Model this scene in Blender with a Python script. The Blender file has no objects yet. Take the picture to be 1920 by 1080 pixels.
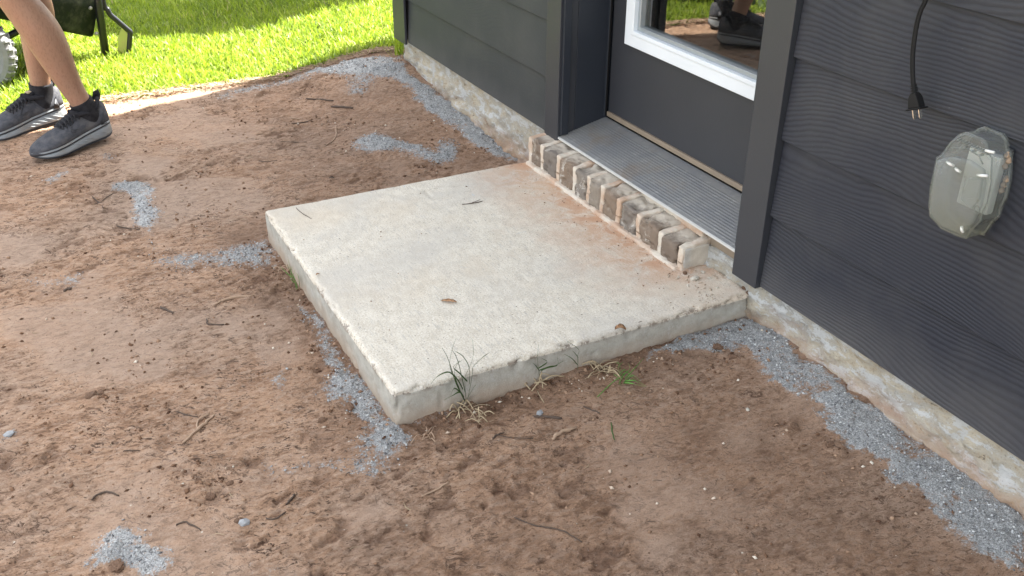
import bpy, math, random
import numpy as np
from mathutils import Vector, Matrix, Euler
R_ = math.radians
# ------------------------------------------------------------------ camera
scene = bpy.context.scene
CAM_ROT = (1.06179750, -0.00638105, 1.09368990)
CAM_POS = (1.52794927, -1.43371161, 1.13276857)
FPX = 1853.3
cam_d = bpy.data.cameras.new('camera'); cam = bpy.data.objects.new('camera', cam_d)
scene.collection.objects.link(cam); scene.camera = cam
cam.location = CAM_POS; cam.rotation_euler = Euler(CAM_ROT, 'XYZ')
cam_d.sensor_width = 36; cam_d.lens = 36 * FPX / 1920; cam_d.clip_start = .02; cam_d.clip_end = 500
# ------------------------------------------------------------------ world, sun, exposure
SUN = Vector((-.15, .50, 1.0)).normalized()
EL = math.asin(SUN.z); AZ = math.atan2(SUN.x, SUN.y)
w = bpy.data.worlds.new('World'); scene.world = w; w.use_nodes = True
nt = w.node_tree; sky = nt.nodes.new('ShaderNodeTexSky'); sky.sky_type = 'NISHITA'
sky.sun_disc = False; sky.sun_elevation = EL; sky.sun_rotation = AZ
sky.air_density = 1.0; sky.dust_density = 2.5; sky.ozone_density = 1.0
hs = nt.nodes.new('ShaderNodeHueSaturation'); hs.inputs['Saturation'].default_value = .36; nt.links.new(sky.outputs[0], hs.inputs['Color'])
wm = nt.nodes.new('ShaderNodeMixRGB'); wm.blend_type = 'MULTIPLY'; wm.inputs[0].default_value = 1; wm.inputs[2].default_value = (1.0, .975, .93, 1)   # hazy white sky
nt.links.new(hs.outputs[0], wm.inputs[1]); nt.links.new(wm.outputs[0], nt.nodes['Background'].inputs[0]); nt.nodes['Background'].inputs[1].default_value = .115
sl = bpy.data.lights.new('sun', 'SUN'); sl.energy = 5.0; sl.angle = R_(.53); sl.color = (1, .955, .87)
so = bpy.data.objects.new('sun', sl); scene.collection.objects.link(so)
so.rotation_euler = SUN.to_track_quat('Z', 'Y').to_euler()
vs = scene.view_settings; vs.view_transform = 'Standard'; vs.look = 'None'; vs.exposure = 2.78; vs.gamma = 1; vs.use_curve_mapping = False

# ------------------------------------------------------------------ numpy noise
_rng = np.random.RandomState(7)
_T = _rng.rand(64, 64, 64).astype(np.float32)
def vnoise(x, y, z=0., s=0):
    x = np.asarray(x, float) + s * 17.31; y = np.asarray(y, float) + s * 5.77; z = np.asarray(z, float) + s * 3.17 + np.zeros_like(x)
    xi = np.floor(x).astype(int); yi = np.floor(y).astype(int); zi = np.floor(z).astype(int)
    fx = x - xi; fy = y - yi; fz = z - zi
    fx = fx*fx*(3-2*fx); fy = fy*fy*(3-2*fy); fz = fz*fz*(3-2*fz)
    g = lambda a, b, c: _T[(xi+a) % 64, (yi+b) % 64, (zi+c) % 64]
    l = lambda a, b, t: a + (b-a)*t
    return l(l(l(g(0,0,0), g(1,0,0), fx), l(g(0,1,0), g(1,1,0), fx), fy), l(l(g(0,0,1), g(1,0,1), fx), l(g(0,1,1), g(1,1,1), fx), fy), fz)
def fbm(x, y, z=0., o=4, s=0, g=.5):
    t = 0; a = 1; n = 0; f = 1
    for i in range(o):
        t = t + a*vnoise(np.asarray(x)*f, np.asarray(y)*f, np.asarray(z)*f, s+i*3); n += a; a *= g; f *= 2.03
    return t/n
def ss(a, b, x): t = np.clip((x-a)/(b-a), 0, 1); return t*t*(3-2*t)

# ------------------------------------------------------------------ pixel (1920x1080 photo) -> place
_M = Euler(CAM_ROT, 'XYZ').to_matrix(); _C = Vector(CAM_POS)
def _ray(p): return _M @ Vector((p[0]-960, -(p[1]-540), -FPX))
def at(p, x=None, y=None, z=None):
    d = _ray(p)
    k = (x-_C.x)/d.x if x is not None else (y-_C.y)/d.y if y is not None else (z-_C.z)/d.z
    return _C + d*k
SX0, SY0 = -.9627, -.8993       # slab corner
def h_base(x, y):
    x = np.asarray(x, float); y = np.asarray(y, float)
    h = -.092 + 0*x
    h = h + .022*np.exp(-((x-.02)/.5)**2)*ss(-1.1, -.2, y)
    h = h + .07*ss(-1.15, -2.15, x)*ss(-.55, -.02, y)
    h = h + .02*ss(-1.9, -2.3, x)
    h = h + .018*ss(-.22, -.02, y)*ss(-.1, .2, x)
    return h
def ag(p):
    z = -.09
    for _ in range(4):
        q = at(p, z=z); z = float(h_base(q.x, q.y))
    return Vector((q.x, q.y, z))

# ------------------------------------------------------------------ mesh helpers
COL = scene.collection
def tag(o, label=None, cat=None, group=None, kind=None):
    if label: o['label'] = label
    if cat: o['category'] = cat
    if group: o['group'] = group
    if kind: o['kind'] = kind
    return o
def empty(name, loc, label, cat, group=None):
    o = bpy.data.objects.new(name, None); COL.objects.link(o); o.location = loc; o.empty_display_size = .05
    return tag(o, label, cat, group)
def finish(name, me, mats, parent=None, smooth=False):
    o = bpy.data.objects.new(name, me); COL.objects.link(o)
    for m in (mats if isinstance(mats, (list, tuple)) else [mats]): me.materials.append(m)
    if smooth: me.polygons.foreach_set('use_smooth', [True]*len(me.polygons))
    if parent is not None:
        o.parent = parent
        # vertices are authored in world space: keep them there
        m = Matrix.Identity(4); p = parent; chain = []
        while p is not None: chain.append(p); p = p.parent
        for q in reversed(chain): m = m @ (Matrix.Translation(q.location) @ q.rotation_euler.to_matrix().to_4x4())
        me.transform(m.inverted())
    return o
def fast(name, V, quads=None, tris=None, mats=None, parent=None, smooth=False, attrs=None, fattr=None, mi=None):
    V = np.asarray(V, np.float32).reshape(-1, 3)
    nq = 0 if quads is None else len(quads); ntr = 0 if tris is None else len(tris)
    me = bpy.data.meshes.new(name)
    me.vertices.add(len(V)); me.vertices.foreach_set('co', V.ravel())
    li = []
    if nq: li.append(np.asarray(quads, np.int32).ravel())
    if ntr: li.append(np.asarray(tris, np.int32).ravel())
    li = np.concatenate(li); me.loops.add(len(li)); me.loops.foreach_set('vertex_index', li)
    me.polygons.add(nq+ntr)
    st = np.concatenate([np.arange(nq)*4, nq*4+np.arange(ntr)*3]).astype(np.int32)
    me.polygons.foreach_set('loop_start', st)
    if mi is not None: me.polygons.foreach_set('material_index', np.asarray(mi, np.int32))
    me.update(calc_edges=True)
    for k, v in (attrs or {}).items():
        a = me.attributes.new(k, 'FLOAT', 'POINT'); a.data.foreach_set('value', np.asarray(v, np.float32))
    for k, v in (fattr or {}).items():
        a = me.attributes.new(k, 'FLOAT', 'FACE'); a.data.foreach_set('value', np.asarray(v, np.float32))
    return finish(name, me, mats, parent, smooth)
class MB:
    """collects shapes and builds ONE mesh"""
    def __init__(s): s.v = []; s.f = []; s.m = []
    def add(s, v, f, m=0):
        b = len(s.v); s.v += [tuple(q) for q in v]; s.f += [tuple(i+b for i in q) for q in f]; s.m += [m]*len(f); return s
    def box(s, a, b, m=0):
        x0, y0, z0 = a; x1, y1, z1 = b
        v = [(x0,y0,z0),(x1,y0,z0),(x1,y1,z0),(x0,y1,z0),(x0,y0,z1),(x1,y0,z1),(x1,y1,z1),(x0,y1,z1)]
        return s.add(v, [(0,3,2,1),(4,5,6,7),(0,1,5,4),(1,2,6,5),(2,3,7,6),(3,0,4,7)], m)
    def tube(s, pts, rad, n=10, m=0, flat=1.0, cap=True):
        pts = [Vector(p) for p in pts]; k = len(pts)
        rad = [rad]*k if not hasattr(rad, '__len__') else rad
        up = Vector((.13, .21, .97)); v = []; f = []
        t0 = (pts[1]-pts[0]).normalized(); a = t0.cross(up)
        if a.length < .1: a = t0.cross(Vector((1, 0, 0)))
        a.normalize()
        for i, p in enumerate(pts):
            t = (pts[min(i+1, k-1)]-pts[max(i-1, 0)]).normalized()
            a = (a-t*a.dot(t)).normalized(); b = t.cross(a)
            for j in range(n):
                an = 2*math.pi*j/n; v.append(p+a*math.cos(an)*rad[i]+b*math.sin(an)*rad[i]*flat)
        for i in range(k-1):
            for j in range(n): f.append((i*n+j, i*n+(j+1) % n, (i+1)*n+(j+1) % n, (i+1)*n+j))
        if cap: f.append(tuple(range(n))[::-1]); f.append(tuple((k-1)*n+j for j in range(n)))
        return s.add(v, f, m)
    def prism(s, poly, d, m=0):
        """poly: 3D points, extruded by vector d"""
        n = len(poly); d = Vector(d); v = [Vector(p) for p in poly]+[Vector(p)+d for p in poly]
        f = [tuple(range(n)), tuple(range(n, 2*n))[::-1]]+[(i, i+n, (i+1) % n+n, (i+1) % n) for i in range(n)]
        return s.add(v, f, m)
    def rings(s, rings, m=0, cap0=True, cap1=True):
        n = len(rings[0]); v = [p for r in rings for p in r]; f = []
        for i in range(len(rings)-1):
            for j in range(n): f.append((i*n+j, i*n+(j+1) % n, (i+1)*n+(j+1) % n, (i+1)*n+j))
        if cap0: f.append(tuple(range(n))[::-1])
        if cap1: f.append(tuple((len(rings)-1)*n+j for j in range(n)))
        return s.add(v, f, m)
    def build(s, name, mats, parent=None, smooth=False, bevel=0, seg=2, xf=None):
        me = bpy.data.meshes.new(name); V = s.v if xf is None else [tuple(xf @ Vector(q)) for q in s.v]
        me.from_pydata(V, [], s.f); me.polygons.foreach_set('material_index', s.m); me.update()
        import bmesh
        bm = bmesh.new(); bm.from_mesh(me); bmesh.ops.recalc_face_normals(bm, faces=bm.faces); bm.to_mesh(me); bm.free()
        o = finish(name, me, mats, parent, smooth)
        if bevel:
            b = o.modifiers.new('bevel', 'BEVEL'); b.width = bevel; b.segments = seg; b.limit_method = 'ANGLE'; b.angle_limit = R_(35)
            if seg > 1:
                me.polygons.foreach_set('use_smooth', [True]*len(me.polygons)); b.harden_normals = True
        return o
def axis_pts(h, r, step):
    e = [-h, -h+r*.3, -h+r*.65]; a = np.arange(-h+r, h-r+1e-9, (2*h-2*r)/max(1, round((2*h-2*r)/step)))
    return np.concatenate([e, a, [h-r*.65, h-r*.3, h]])
def rbox(size, r, step, disp=None):
    """closed box with rounded edges, gridded; returns V, quads (centre at origin)"""
    H = [s/2 for s in size]; A = [axis_pts(h, r, step) for h in H]
    Vs = []; Q = []; base = 0
    for ax in range(3):
        u, v = [(1, 2), (2, 0), (0, 1)][ax]
        for sg in (-1, 1):
            U, W = np.meshgrid(A[u], A[v], indexing='ij'); P = np.zeros(U.shape+(3,)); P[..., u] = U; P[..., v] = W; P[..., ax] = sg*H[ax]
            nu, nv = U.shape; idx = (np.arange(nu*nv).reshape(nu, nv))+base
            q = np.stack([idx[:-1, :-1], idx[1:, :-1], idx[1:, 1:], idx[:-1, 1:]], -1).reshape(-1, 4)
            if sg < 0: q = q[:, ::-1]
            Vs.append(P.reshape(-1, 3)); Q.append(q); base += nu*nv
    V = np.concatenate(Vs); Q = np.concatenate(Q)
    key = np.round(V*1e5).astype(np.int64); _, first, inv = np.unique(key, axis=0, return_index=True, return_inverse=True)
    V = V[first]; Q = inv.reshape(-1)[Q]
    Hh = np.array(H)-r; inner = np.clip(V, -Hh, Hh); d = V-inner; L = np.linalg.norm(d, axis=1, keepdims=True)
    n = d/np.maximum(L, 1e-9); V = inner+n*r
    if disp is not None: V = disp(V, n)
    return V, Q

# ------------------------------------------------------------------ materials
class NT:
    def __init__(s, name):
        s.m = bpy.data.materials.new(name); s.m.use_nodes = True; s.t = s.m.node_tree; s.b = s.t.nodes['Principled BSDF']
        s.out = s.t.nodes['Material Output']
    def n(s, typ, **k):
        nd = s.t.nodes.new('ShaderNode'+typ)
        for a, v in k.items(): setattr(nd, a, v)
        return nd
    def L(s, a, b): s.t.links.new(a, b)
    def val(s, sock, v):
        if hasattr(v, 'is_linked') or isinstance(v, bpy.types.NodeSocket): s.L(v, sock)
        else: sock.default_value = v
    def pos(s): return s.n('NewGeometry').outputs['Position']
    def obj(s): return s.n('TexCoord').outputs['Object']
    def mapp(s, vec, scale=(1, 1, 1), rot=(0, 0, 0), loc=(0, 0, 0)):
        m = s.n('Mapping'); s.L(vec, m.inputs[0]); m.inputs['Scale'].default_value = scale; m.inputs['Rotation'].default_value = rot; m.inputs['Location'].default_value = loc; return m.outputs[0]
    def noise(s, vec, scale, detail=4, rough=.55, dist=0.):
        n = s.n('TexNoise'); s.L(vec, n.inputs['Vector']); n.inputs['Scale'].default_value = scale; n.inputs['Detail'].default_value = detail
        n.inputs['Roughness'].default_value = rough; n.inputs['Distortion'].default_value = dist; return n.outputs['Fac']
    def voro(s, vec, scale, out='Distance', feature='F1'):
        n = s.n('TexVoronoi', feature=feature); s.L(vec, n.inputs['Vector']); n.inputs['Scale'].default_value = scale; return n.outputs[out]
    def ramp(s, f, stops, interp='LINEAR'):
        r = s.n('ValToRGB'); r.color_ramp.interpolation = interp; el = r.color_ramp.elements
        while len(el) < len(stops): el.new(.5)
        for e, (p, c) in zip(el, stops): e.position = p; e.color = (c, c, c, 1) if not hasattr(c, '__len__') else (*c, 1)
        s.L(f, r.inputs[0]); return r.outputs[0]
    def mix(s, f, a, b, blend='MIX'):
        m = s.n('MixRGB', blend_type=blend)
        s.val(m.inputs[0], f)
        for k, v in ((1, a), (2, b)):
            if isinstance(v, bpy.types.NodeSocket): s.L(v, m.inputs[k])
            else: m.inputs[k].default_value = (*v, 1) if hasattr(v, '__len__') else (v, v, v, 1)
        return m.outputs[0]
    def math(s, op, a, b=0., c=None):
        m = s.n('Math', operation=op); s.val(m.inputs[0], a); s.val(m.inputs[1], b)
        if c is not None: s.val(m.inputs[2], c)
        return m.outputs[0]
    def attr(s, name): return s.n('Attribute', attribute_name=name).outputs['Fac']
    def bump(s, h, dist, strength=1., normal=None):
        b = s.n('Bump'); s.L(h, b.inputs['Height']); b.inputs['Distance'].default_value = dist; s.val(b.inputs['Strength'], strength)
        if normal is not None: s.L(normal, b.inputs['Normal'])
        return b.outputs[0]
    def done(s, col=None, rough=.8, normal=None, spec=.5, metal=0.):
        if col is not None:
            if isinstance(col, bpy.types.NodeSocket): s.L(col, s.b.inputs['Base Color'])
            else: s.b.inputs['Base Color'].default_value = (*col, 1)
        s.val(s.b.inputs['Roughness'], rough); s.b.inputs['Specular IOR Level'].default_value = spec; s.b.inputs['Metallic'].default_value = metal
        if normal is not None: s.L(normal, s.b.inputs['Normal'])
        return s.m
def simple(name, col, rough=.6, spec=.5, metal=0, var=.15, scale=40, bump=.0003, dirt=None):
    t = NT(name); p = t.pos(); n = t.noise(p, scale, 5, .65)
    c = t.mix(n, tuple(k*(1-var) for k in col), tuple(k*(1+var) for k in col))
    if dirt is not None:
        d = t.ramp(t.noise(p, scale*.35, 6, .7), [(.5, 0.), (.68, 1.)]); c = t.mix(t.math('MULTIPLY', d, .55), c, dirt)
    return t.done(c, rough, t.bump(t.noise(p, scale*6, 3), bump) if bump else None, spec, metal)

def mat_dirt():
    t = NT('dirt'); p = t.pos()
    pa = t.mapp(p, (1.5, .75, 1.5), (0, 0, R_(-25)))
    n1 = t.noise(p, 2.1, 5, .6); n2 = t.noise(pa, 13, 6, .66, .6); n3 = t.noise(pa, 55, 6, .7, .4); n4 = t.noise(p, 330, 3, .7)
    tan = (.465, .292, .186); brown = (.305, .178, .106); grey = (.315, .250, .200); dark = (.150, .087, .055)
    n5 = t.noise(pa, 105, 5, .75, .8)
    c = t.mix(t.ramp(n2, [(.38, 0.), (.56, 1.)]), brown, tan)
    c = t.mix(t.ramp(n1, [(.47, 0.), (.66, .55)]), c, grey)
    c = t.mix(t.ramp(n3, [(.48, 0.), (.62, .6)]), c, (.53, .395, .30))
    c = t.mix(t.ramp(n3, [(.38, .75), (.445, 0.)]), c, dark)
    c = t.mix(t.ramp(n5, [(.385, .9), (.42, 0.)]), c, (.085, .048, .03))  # dark marks put the shade of small cavities into the colour
    n6 = t.noise(t.mapp(pa, (.8, 1.7, 1), (0, 0, .5)), 40, 5, .8, 1.5); g6 = t.ramp(t.noise(p, 6.5, 4, .65), [(.47, 0.), (.56, 1.)])
    c = t.mix(t.math('MULTIPLY', t.ramp(n6, [(.425, .95), (.44, 0.)]), g6), c, (.075, .042, .027))
    c = t.mix(t.math('MULTIPLY', t.ramp(n6, [(.44, 0.), (.447, .65), (.475, 0.)]), g6), c, (.58, .42, .31))
    c = t.mix(t.ramp(n5, [(.57, 0.), (.63, .5)]), c, (.60, .44, .325))
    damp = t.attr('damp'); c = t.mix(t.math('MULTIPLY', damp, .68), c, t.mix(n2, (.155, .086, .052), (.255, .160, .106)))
    # crumbly specks
    sp = t.ramp(t.voro(t.mapp(pa, (1, 1, 1)), 95), [(.10, .8), (.20, 0.)]); gate = t.ramp(t.noise(p, 9, 3), [(.47, 0.), (.6, 1.)])
    c = t.mix(t.math('MULTIPLY', sp, gate), c, (.10, .055, .035))
    pit = t.attr('pit'); c = t.mix(t.math('MULTIPLY', pit, .45), c, (.13, .07, .045))  # shade inside the pits painted into the soil colour
    sm_ = t.math('MULTIPLY', t.attr('smooth'), t.math('SUBTRACT', 1., t.math('MULTIPLY', damp, .45))); c = t.mix(t.math('MULTIPLY', sm_, .62), c, t.mix(t.noise(p, 24, 5, .6), (.24, .175, .130), (.34, .25, .19)))
    # stone dust lying on the soil
    g = t.attr('grav'); gn = t.noise(p, 120, 5, .75); gn2 = t.noise(p, 420, 3, .75)
    dust = t.mix(t.ramp(gn, [(.33, 0.), (.68, 1.)]), (.22, .225, .222), (.46, .47, .465))
    dust = t.mix(t.ramp(gn2, [(.52, 0.), (.66, .85)]), dust, (.72, .73, .73))
    dust = t.mix(t.ramp(gn2, [(.34, .85), (.44, 0.)]), dust, (.09, .09, .092))
    gf = t.ramp(t.math('ADD', g, t.math('MULTIPLY', t.math('SUBTRACT', t.noise(p, 85, 6, .8), .5), 2.6)), [(.36, 0.), (.66, 1.)])
    c = t.mix(gf, c, dust)
    wh = t.ramp(t.voro(p, 34), [(.055, 1.), (.075, 0.)]); wg = t.ramp(t.noise(p, 16, 2), [(.58, 0.), (.62, 1.)])
    c = t.mix(t.math('MULTIPLY', wh, wg), c, (.62, .56, .47))
    c = t.mix(t.ramp(n4, [(.35, .25), (.5, 0.)]), c, (.14, .09, .06))
    sk_ = t.math('SUBTRACT', 1., t.math('MULTIPLY', sm_, .8)); nb = t.bump(n3, .006, sk_); nb = t.bump(n5, .004, sk_, nb); nb = t.bump(n6, .004, sk_, nb); nb = t.bump(n4, .0016, .8, nb)
    return t.done(c, .93, nb, .25)
def mat_gravel():
    t = NT('crushed_gravel'); p = t.pos(); r = t.attr('rnd')
    c = t.ramp(r, [(0, (.11, .112, .115)), (.3, (.25, .255, .26)), (.75, (.40, .41, .412)), (1, (.60, .61, .60))])
    c = t.mix(t.ramp(t.noise(p, 30, 3), [(.58, 0.), (.72, .4)]), c, (.30, .20, .13))
    return t.done(c, .8, None, .35)
def mat_crumb():
    t = NT('soil_crumb'); r = t.attr('rnd')
    c = t.ramp(r, [(0, (.085, .045, .028)), (.5, (.20, .115, .07)), (.93, (.36, .24, .16)), (.97, (.6, .5, .4)), (1, (.7, .65, .55))])
    return t.done(c, .95, None, .2)
def mat_concrete():
    t = NT('broom_finished_concrete'); p = t.pos()
    n1 = t.noise(p, 4, 5, .6); n2 = t.noise(p, 28, 6, .7); n3 = t.noise(p, 260, 4, .75); n4 = t.noise(p, 620, 3, .7)
    c = t.mix(t.ramp(n2, [(.38, 0.), (.60, 1.)]), (.575, .525, .435), (.69, .645, .55))
    c = t.mix(t.ramp(n3, [(.52, 0.), (.64, .7)]), c, (.41, .33, .23))
    c = t.mix(t.ramp(n3, [(.38, .8), (.45, 0.)]), c, (.78, .755, .70))
    pst = t.mapp(p, (.16, 1, 1)); st = t.noise(pst, 150, 4, .8)
    c = t.mix(t.ramp(st, [(.37, .5), (.45, 0.)]), c, (.36, .345, .32))
    sp = t.ramp(t.voro(p, 110), [(.10, 1.), (.20, 0.)]); c = t.mix(t.math('MULTIPLY', sp, t.ramp(n3, [(.47, 0.), (.53, .85)])), c, (.16, .14, .12))
    sp = t.ramp(t.voro(p, 21), [(.03, 1.), (.045, 0.)]); c = t.mix(sp, c, (.06, .045, .035))
    c = t.mix(t.ramp(t.noise(p, 2.6, 5, .65, .4), [(.44, 0.), (.6, .5)]), c, (.50, .475, .43))
    # red soil washed against the brick step
    xyz = t.n('SeparateXYZ'); t.L(p, xyz.inputs[0]); X, Y, Z = xyz.outputs
    dn = t.math('MULTIPLY', t.math('SUBTRACT', t.noise(p, 9, 5, .7), .5), .22)
    a = t.ramp(t.math('ADD', Y, dn), [(0, 0.), (1, 1.)]); yy = t.n('MapRange'); t.L(t.math('ADD', Y, dn), yy.inputs[0])
    yy.inputs[1].default_value = -.36; yy.inputs[2].default_value = -.09; yy.inputs[3].default_value = 0; yy.inputs[4].default_value = 1
    top = t.math('GREATER_THAN', Z, -.02)
    xr = t.n('MapRange'); t.L(X, xr.inputs[0]); xr.inputs[1].default_value = -.05; xr.inputs[2].default_value = -.22; xr.inputs[3].default_value = .25; xr.inputs[4].default_value = 1
    st = t.math('MULTIPLY', t.math('MULTIPLY', t.math('MULTIPLY', t.math('POWER', yy.outputs[0], 1.1), 1.), top), xr.outputs[0])
    st = t.math('MULTIPLY', st, t.ramp(t.noise(p, 19, 6, .75, .8), [(.36, .25), (.56, 1.)]))
    c = t.mix(st, c, t.mix(n2, (.43, .225, .125), (.56, .36, .235)))
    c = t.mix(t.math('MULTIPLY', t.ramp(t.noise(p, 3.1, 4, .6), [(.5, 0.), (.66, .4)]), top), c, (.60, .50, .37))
    # splashed soil low on the sides, cement-paste grey sides, darkened in colour for their weaker light
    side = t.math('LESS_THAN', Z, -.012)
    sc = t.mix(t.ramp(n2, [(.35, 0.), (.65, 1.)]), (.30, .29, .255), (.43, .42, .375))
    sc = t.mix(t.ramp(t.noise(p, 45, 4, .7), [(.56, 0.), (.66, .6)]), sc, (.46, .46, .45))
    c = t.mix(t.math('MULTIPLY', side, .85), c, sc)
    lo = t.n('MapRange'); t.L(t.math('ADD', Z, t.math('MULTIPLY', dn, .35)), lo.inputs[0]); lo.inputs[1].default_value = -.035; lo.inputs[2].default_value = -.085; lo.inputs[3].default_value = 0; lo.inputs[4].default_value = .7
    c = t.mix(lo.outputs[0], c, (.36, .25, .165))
    bl = t.ramp(t.noise(p, 17, 4, .7, 1.), [(.70, 0.), (.73, .45)]); c = t.mix(bl, c, (.42, .48, .55))
    ez = t.n('MapRange'); t.L(Z, ez.inputs[0]); ez.inputs[1].default_value = -.002; ez.inputs[2].default_value = -.009; ez.inputs[3].default_value = 0; ez.inputs[4].default_value = 1
    ez2 = t.n('MapRange'); t.L(Z, ez2.inputs[0]); ez2.inputs[1].default_value = -.020; ez2.inputs[2].default_value = -.011; ez2.inputs[3].default_value = 0; ez2.inputs[4].default_value = 1
    c = t.mix(t.math('MULTIPLY', t.math('MULTIPLY', ez.outputs[0], ez2.outputs[0]), t.ramp(t.noise(p, 48, 5, .75), [(.50, 0.), (.56, .75)])), c, (.17, .13, .10))
    c = t.mix(t.ramp(t.noise(p, 6.3, 6, .75, .6), [(.62, 0.), (.70, .22)]), c, (.50, .37, .25))
    c = t.mix(t.ramp(t.voro(p, 62), [(.03, .8), (.05, 0.)]), c, (.10, .08, .065))
    nb = t.bump(n3, .0012, .7); nb = t.bump(st_h(t, p), .0009, .6, nb); nb = t.bump(n4, .0006, .8, nb)
    return t.done(c, .88, nb, .3)
def st_h(t, p): return t.noise(t.mapp(p, (.14, 1, 1)), 170, 4, .75)
def mat_foundation():
    t = NT('foundation_concrete'); p = t.pos(); pl = t.mapp(p, (.7, 1, 1.6))
    n1 = t.noise(pl, 7, 6, .7, .8); n2 = t.noise(pl, 20, 6, .75, .15); n3 = t.noise(p, 190, 4, .7)
    c = t.mix(t.ramp(n1, [(.38, 0.), (.62, 1.)]), (.30, .30, .285), (.45, .40, .31))
    c = t.mix(t.ramp(n2, [(.52, 0.), (.55, .8)]), c, (.50, .51, .505))
    c = t.mix(t.ramp(n2, [(.38, .8), (.45, 0.)]), c, (.36, .29, .20))
    c = t.mix(t.ramp(n2, [(.355, .85), (.37, 0.)]), c, (.10, .085, .07))
    xyz = t.n('SeparateXYZ'); t.L(p, xyz.inputs[0]); Z = xyz.outputs[2]
    lo = t.n('MapRange'); t.L(t.math('ADD', Z, t.math('MULTIPLY', t.math('SUBTRACT', n1, .5), .22)), lo.inputs[0])
    lo.inputs[1].default_value = -.01; lo.inputs[2].default_value = -.075; lo.inputs[3].default_value = 0; lo.inputs[4].default_value = .7
    c = t.mix(lo.outputs[0], c, (.34, .195, .11))
    c = t.mix(t.ramp(n3, [(.34, .5), (.42, 0.)]), c, (.14, .13, .115))
    nb = t.bump(n2, .008, .8); nb = t.bump(n3, .0022, .9, nb)
    return t.done(c, .9, nb, .3)
def mat_siding(grain=1.):
    t = NT('cedar_grain_siding' if grain > .5 else 'glare_siding'); p = t.pos()
    xyz = t.n('SeparateXYZ'); t.L(p, xyz.inputs[0]); X, Y, Z = xyz.outputs
    bi = t.math('FLOOR', t.math('DIVIDE', t.math('SUBTRACT', Z, .045 if grain > .5 else .086), .176 if grain > .5 else .167))
    off = t.math('MULTIPLY', bi, 3.71)
    cv = t.n('CombineXYZ'); t.L(t.math('MULTIPLY', X, 1.7), cv.inputs[0]); t.L(off, cv.inputs[1]); t.L(t.math('MULTIPLY', Z, 4.2), cv.inputs[2])
    big = t.noise(cv.outputs[0], 1.0, 1.5, .4)
    cv2 = t.n('CombineXYZ'); t.L(t.math('MULTIPLY', X, 15), cv2.inputs[0]); t.L(off, cv2.inputs[1]); t.L(t.math('MULTIPLY', Z, 22), cv2.inputs[2])
    sm = t.noise(cv2.outputs[0], 1.0, 3, .6)
    ph = t.math('ADD', t.math('MULTIPLY', Z, 104.), t.math('ADD', t.math('MULTIPLY', big, 23.), t.math('MULTIPLY', sm, .9)))
    fr = t.math('FRACT', ph)
    ridge = t.ramp(fr, [(0, .15), (.16, 0.), (.42, .75), (.7, 1.), (1, .15)], 'B_SPLINE')
    amp = t.ramp(t.noise(cv2.outputs[0], .42, 2, .5), [(.32, .25), (.58, 1.)])
    hgt = t.math('MULTIPLY', ridge, amp)
    base = (.031, .034, .046) if grain > .5 else (.037, .041, .045)  # left copy of the same boards: lawn glare painted as greener tint, fainter grain
    c = t.mix(t.math('MULTIPLY', t.math('SUBTRACT', 1., ridge), .62*grain), base, (.011, .0125, .019))
    c = t.mix(t.ramp(t.noise(p, 5, 4, .6), [(.45, 0.), (.7, .25)]), c, (.085, .083, .080))
    du = t.ramp(t.noise(p, 380, 2, .6), [(.74, 0.), (.78, .5)]); c = t.mix(du, c, (.28, .27, .25))
    # pale dust flung up near the ground
    lo = t.n('MapRange'); t.L(t.math('ADD', Z, t.math('MULTIPLY', t.noise(p, 12, 4), -.06)), lo.inputs[0]); lo.inputs[1].default_value = .12; lo.inputs[2].default_value = .01; lo.inputs[3].default_value = 0; lo.inputs[4].default_value = .22
    c = t.mix(lo.outputs[0], c, (.20, .19, .18))
    nb = t.bump(hgt, .0011*grain, .8); nb = t.bump(t.noise(p, 900, 2), .0003, .6, nb)
    return t.done(c, .6, nb, .3)
def mat_paint(name, col, rough=.45):
    t = NT(name); p = t.pos()
    n = t.noise(p, 6, 5, .6); c = t.mix(n, tuple(k*.88 for k in col), tuple(k*1.12 for k in col))
    du = t.ramp(t.noise(p, 300, 2, .6), [(.72, 0.), (.76, .35)]); c = t.mix(du, c, tuple(min(1, k*3) for k in col))
    return t.done(c, rough, t.bump(t.noise(t.mapp(p, (1, 1, .25)), 420, 3), .00035, .7), .45)
def mat_brick():
    t = NT('fired_brick'); p = t.pos(); r = t.attr('rnd'); n = t.noise(p, 55, 6, .7); n2 = t.noise(p, 14, 5, .7, 1.)
    b = t.ramp(r, [(0, (.15, .13, .112)), (.35, (.25, .185, .135)), (.65, (.19, .17, .15)), (.9, (.28, .24, .195)), (1, (.50, .48, .44))])
    c = t.mix(t.ramp(n, [(.3, .35), (.7, 0.)]), b, (.09, .065, .05))
    c = t.mix(t.ramp(n2, [(.60, 0.), (.64, .8)]), c, (.48, .46, .43))
    xyz = t.n('SeparateXYZ'); t.L(p, xyz.inputs[0]); Y = xyz.outputs[1]; mr = t.n('MapRange'); t.L(t.math('ADD', Y, t.math('MULTIPLY', t.math('SUBTRACT', n2, .5), .12)), mr.inputs[0])
    mr.inputs[1].default_value = -.085; mr.inputs[2].default_value = -.055; mr.inputs[3].default_value = 0; mr.inputs[4].default_value = .8
    c = t.mix(mr.outputs[0], c, t.mix(n, (.38, .33, .27), (.62, .56, .47)))
    nb = t.bump(n, .003, .8)
    return t.done(c, .9, nb, .25)
def mat_mortar():
    t = NT('mortar'); p = t.pos(); n = t.noise(p, 60, 6, .7); n2 = t.noise(p, 11, 4, .6)
    c = t.mix(n, (.50, .44, .36), (.72, .66, .57)); c = t.mix(t.ramp(n2, [(.45, 0.), (.62, .75)]), c, (.46, .29, .19))
    return t.done(c, .95, t.bump(n, .004, .9), .2)
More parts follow.
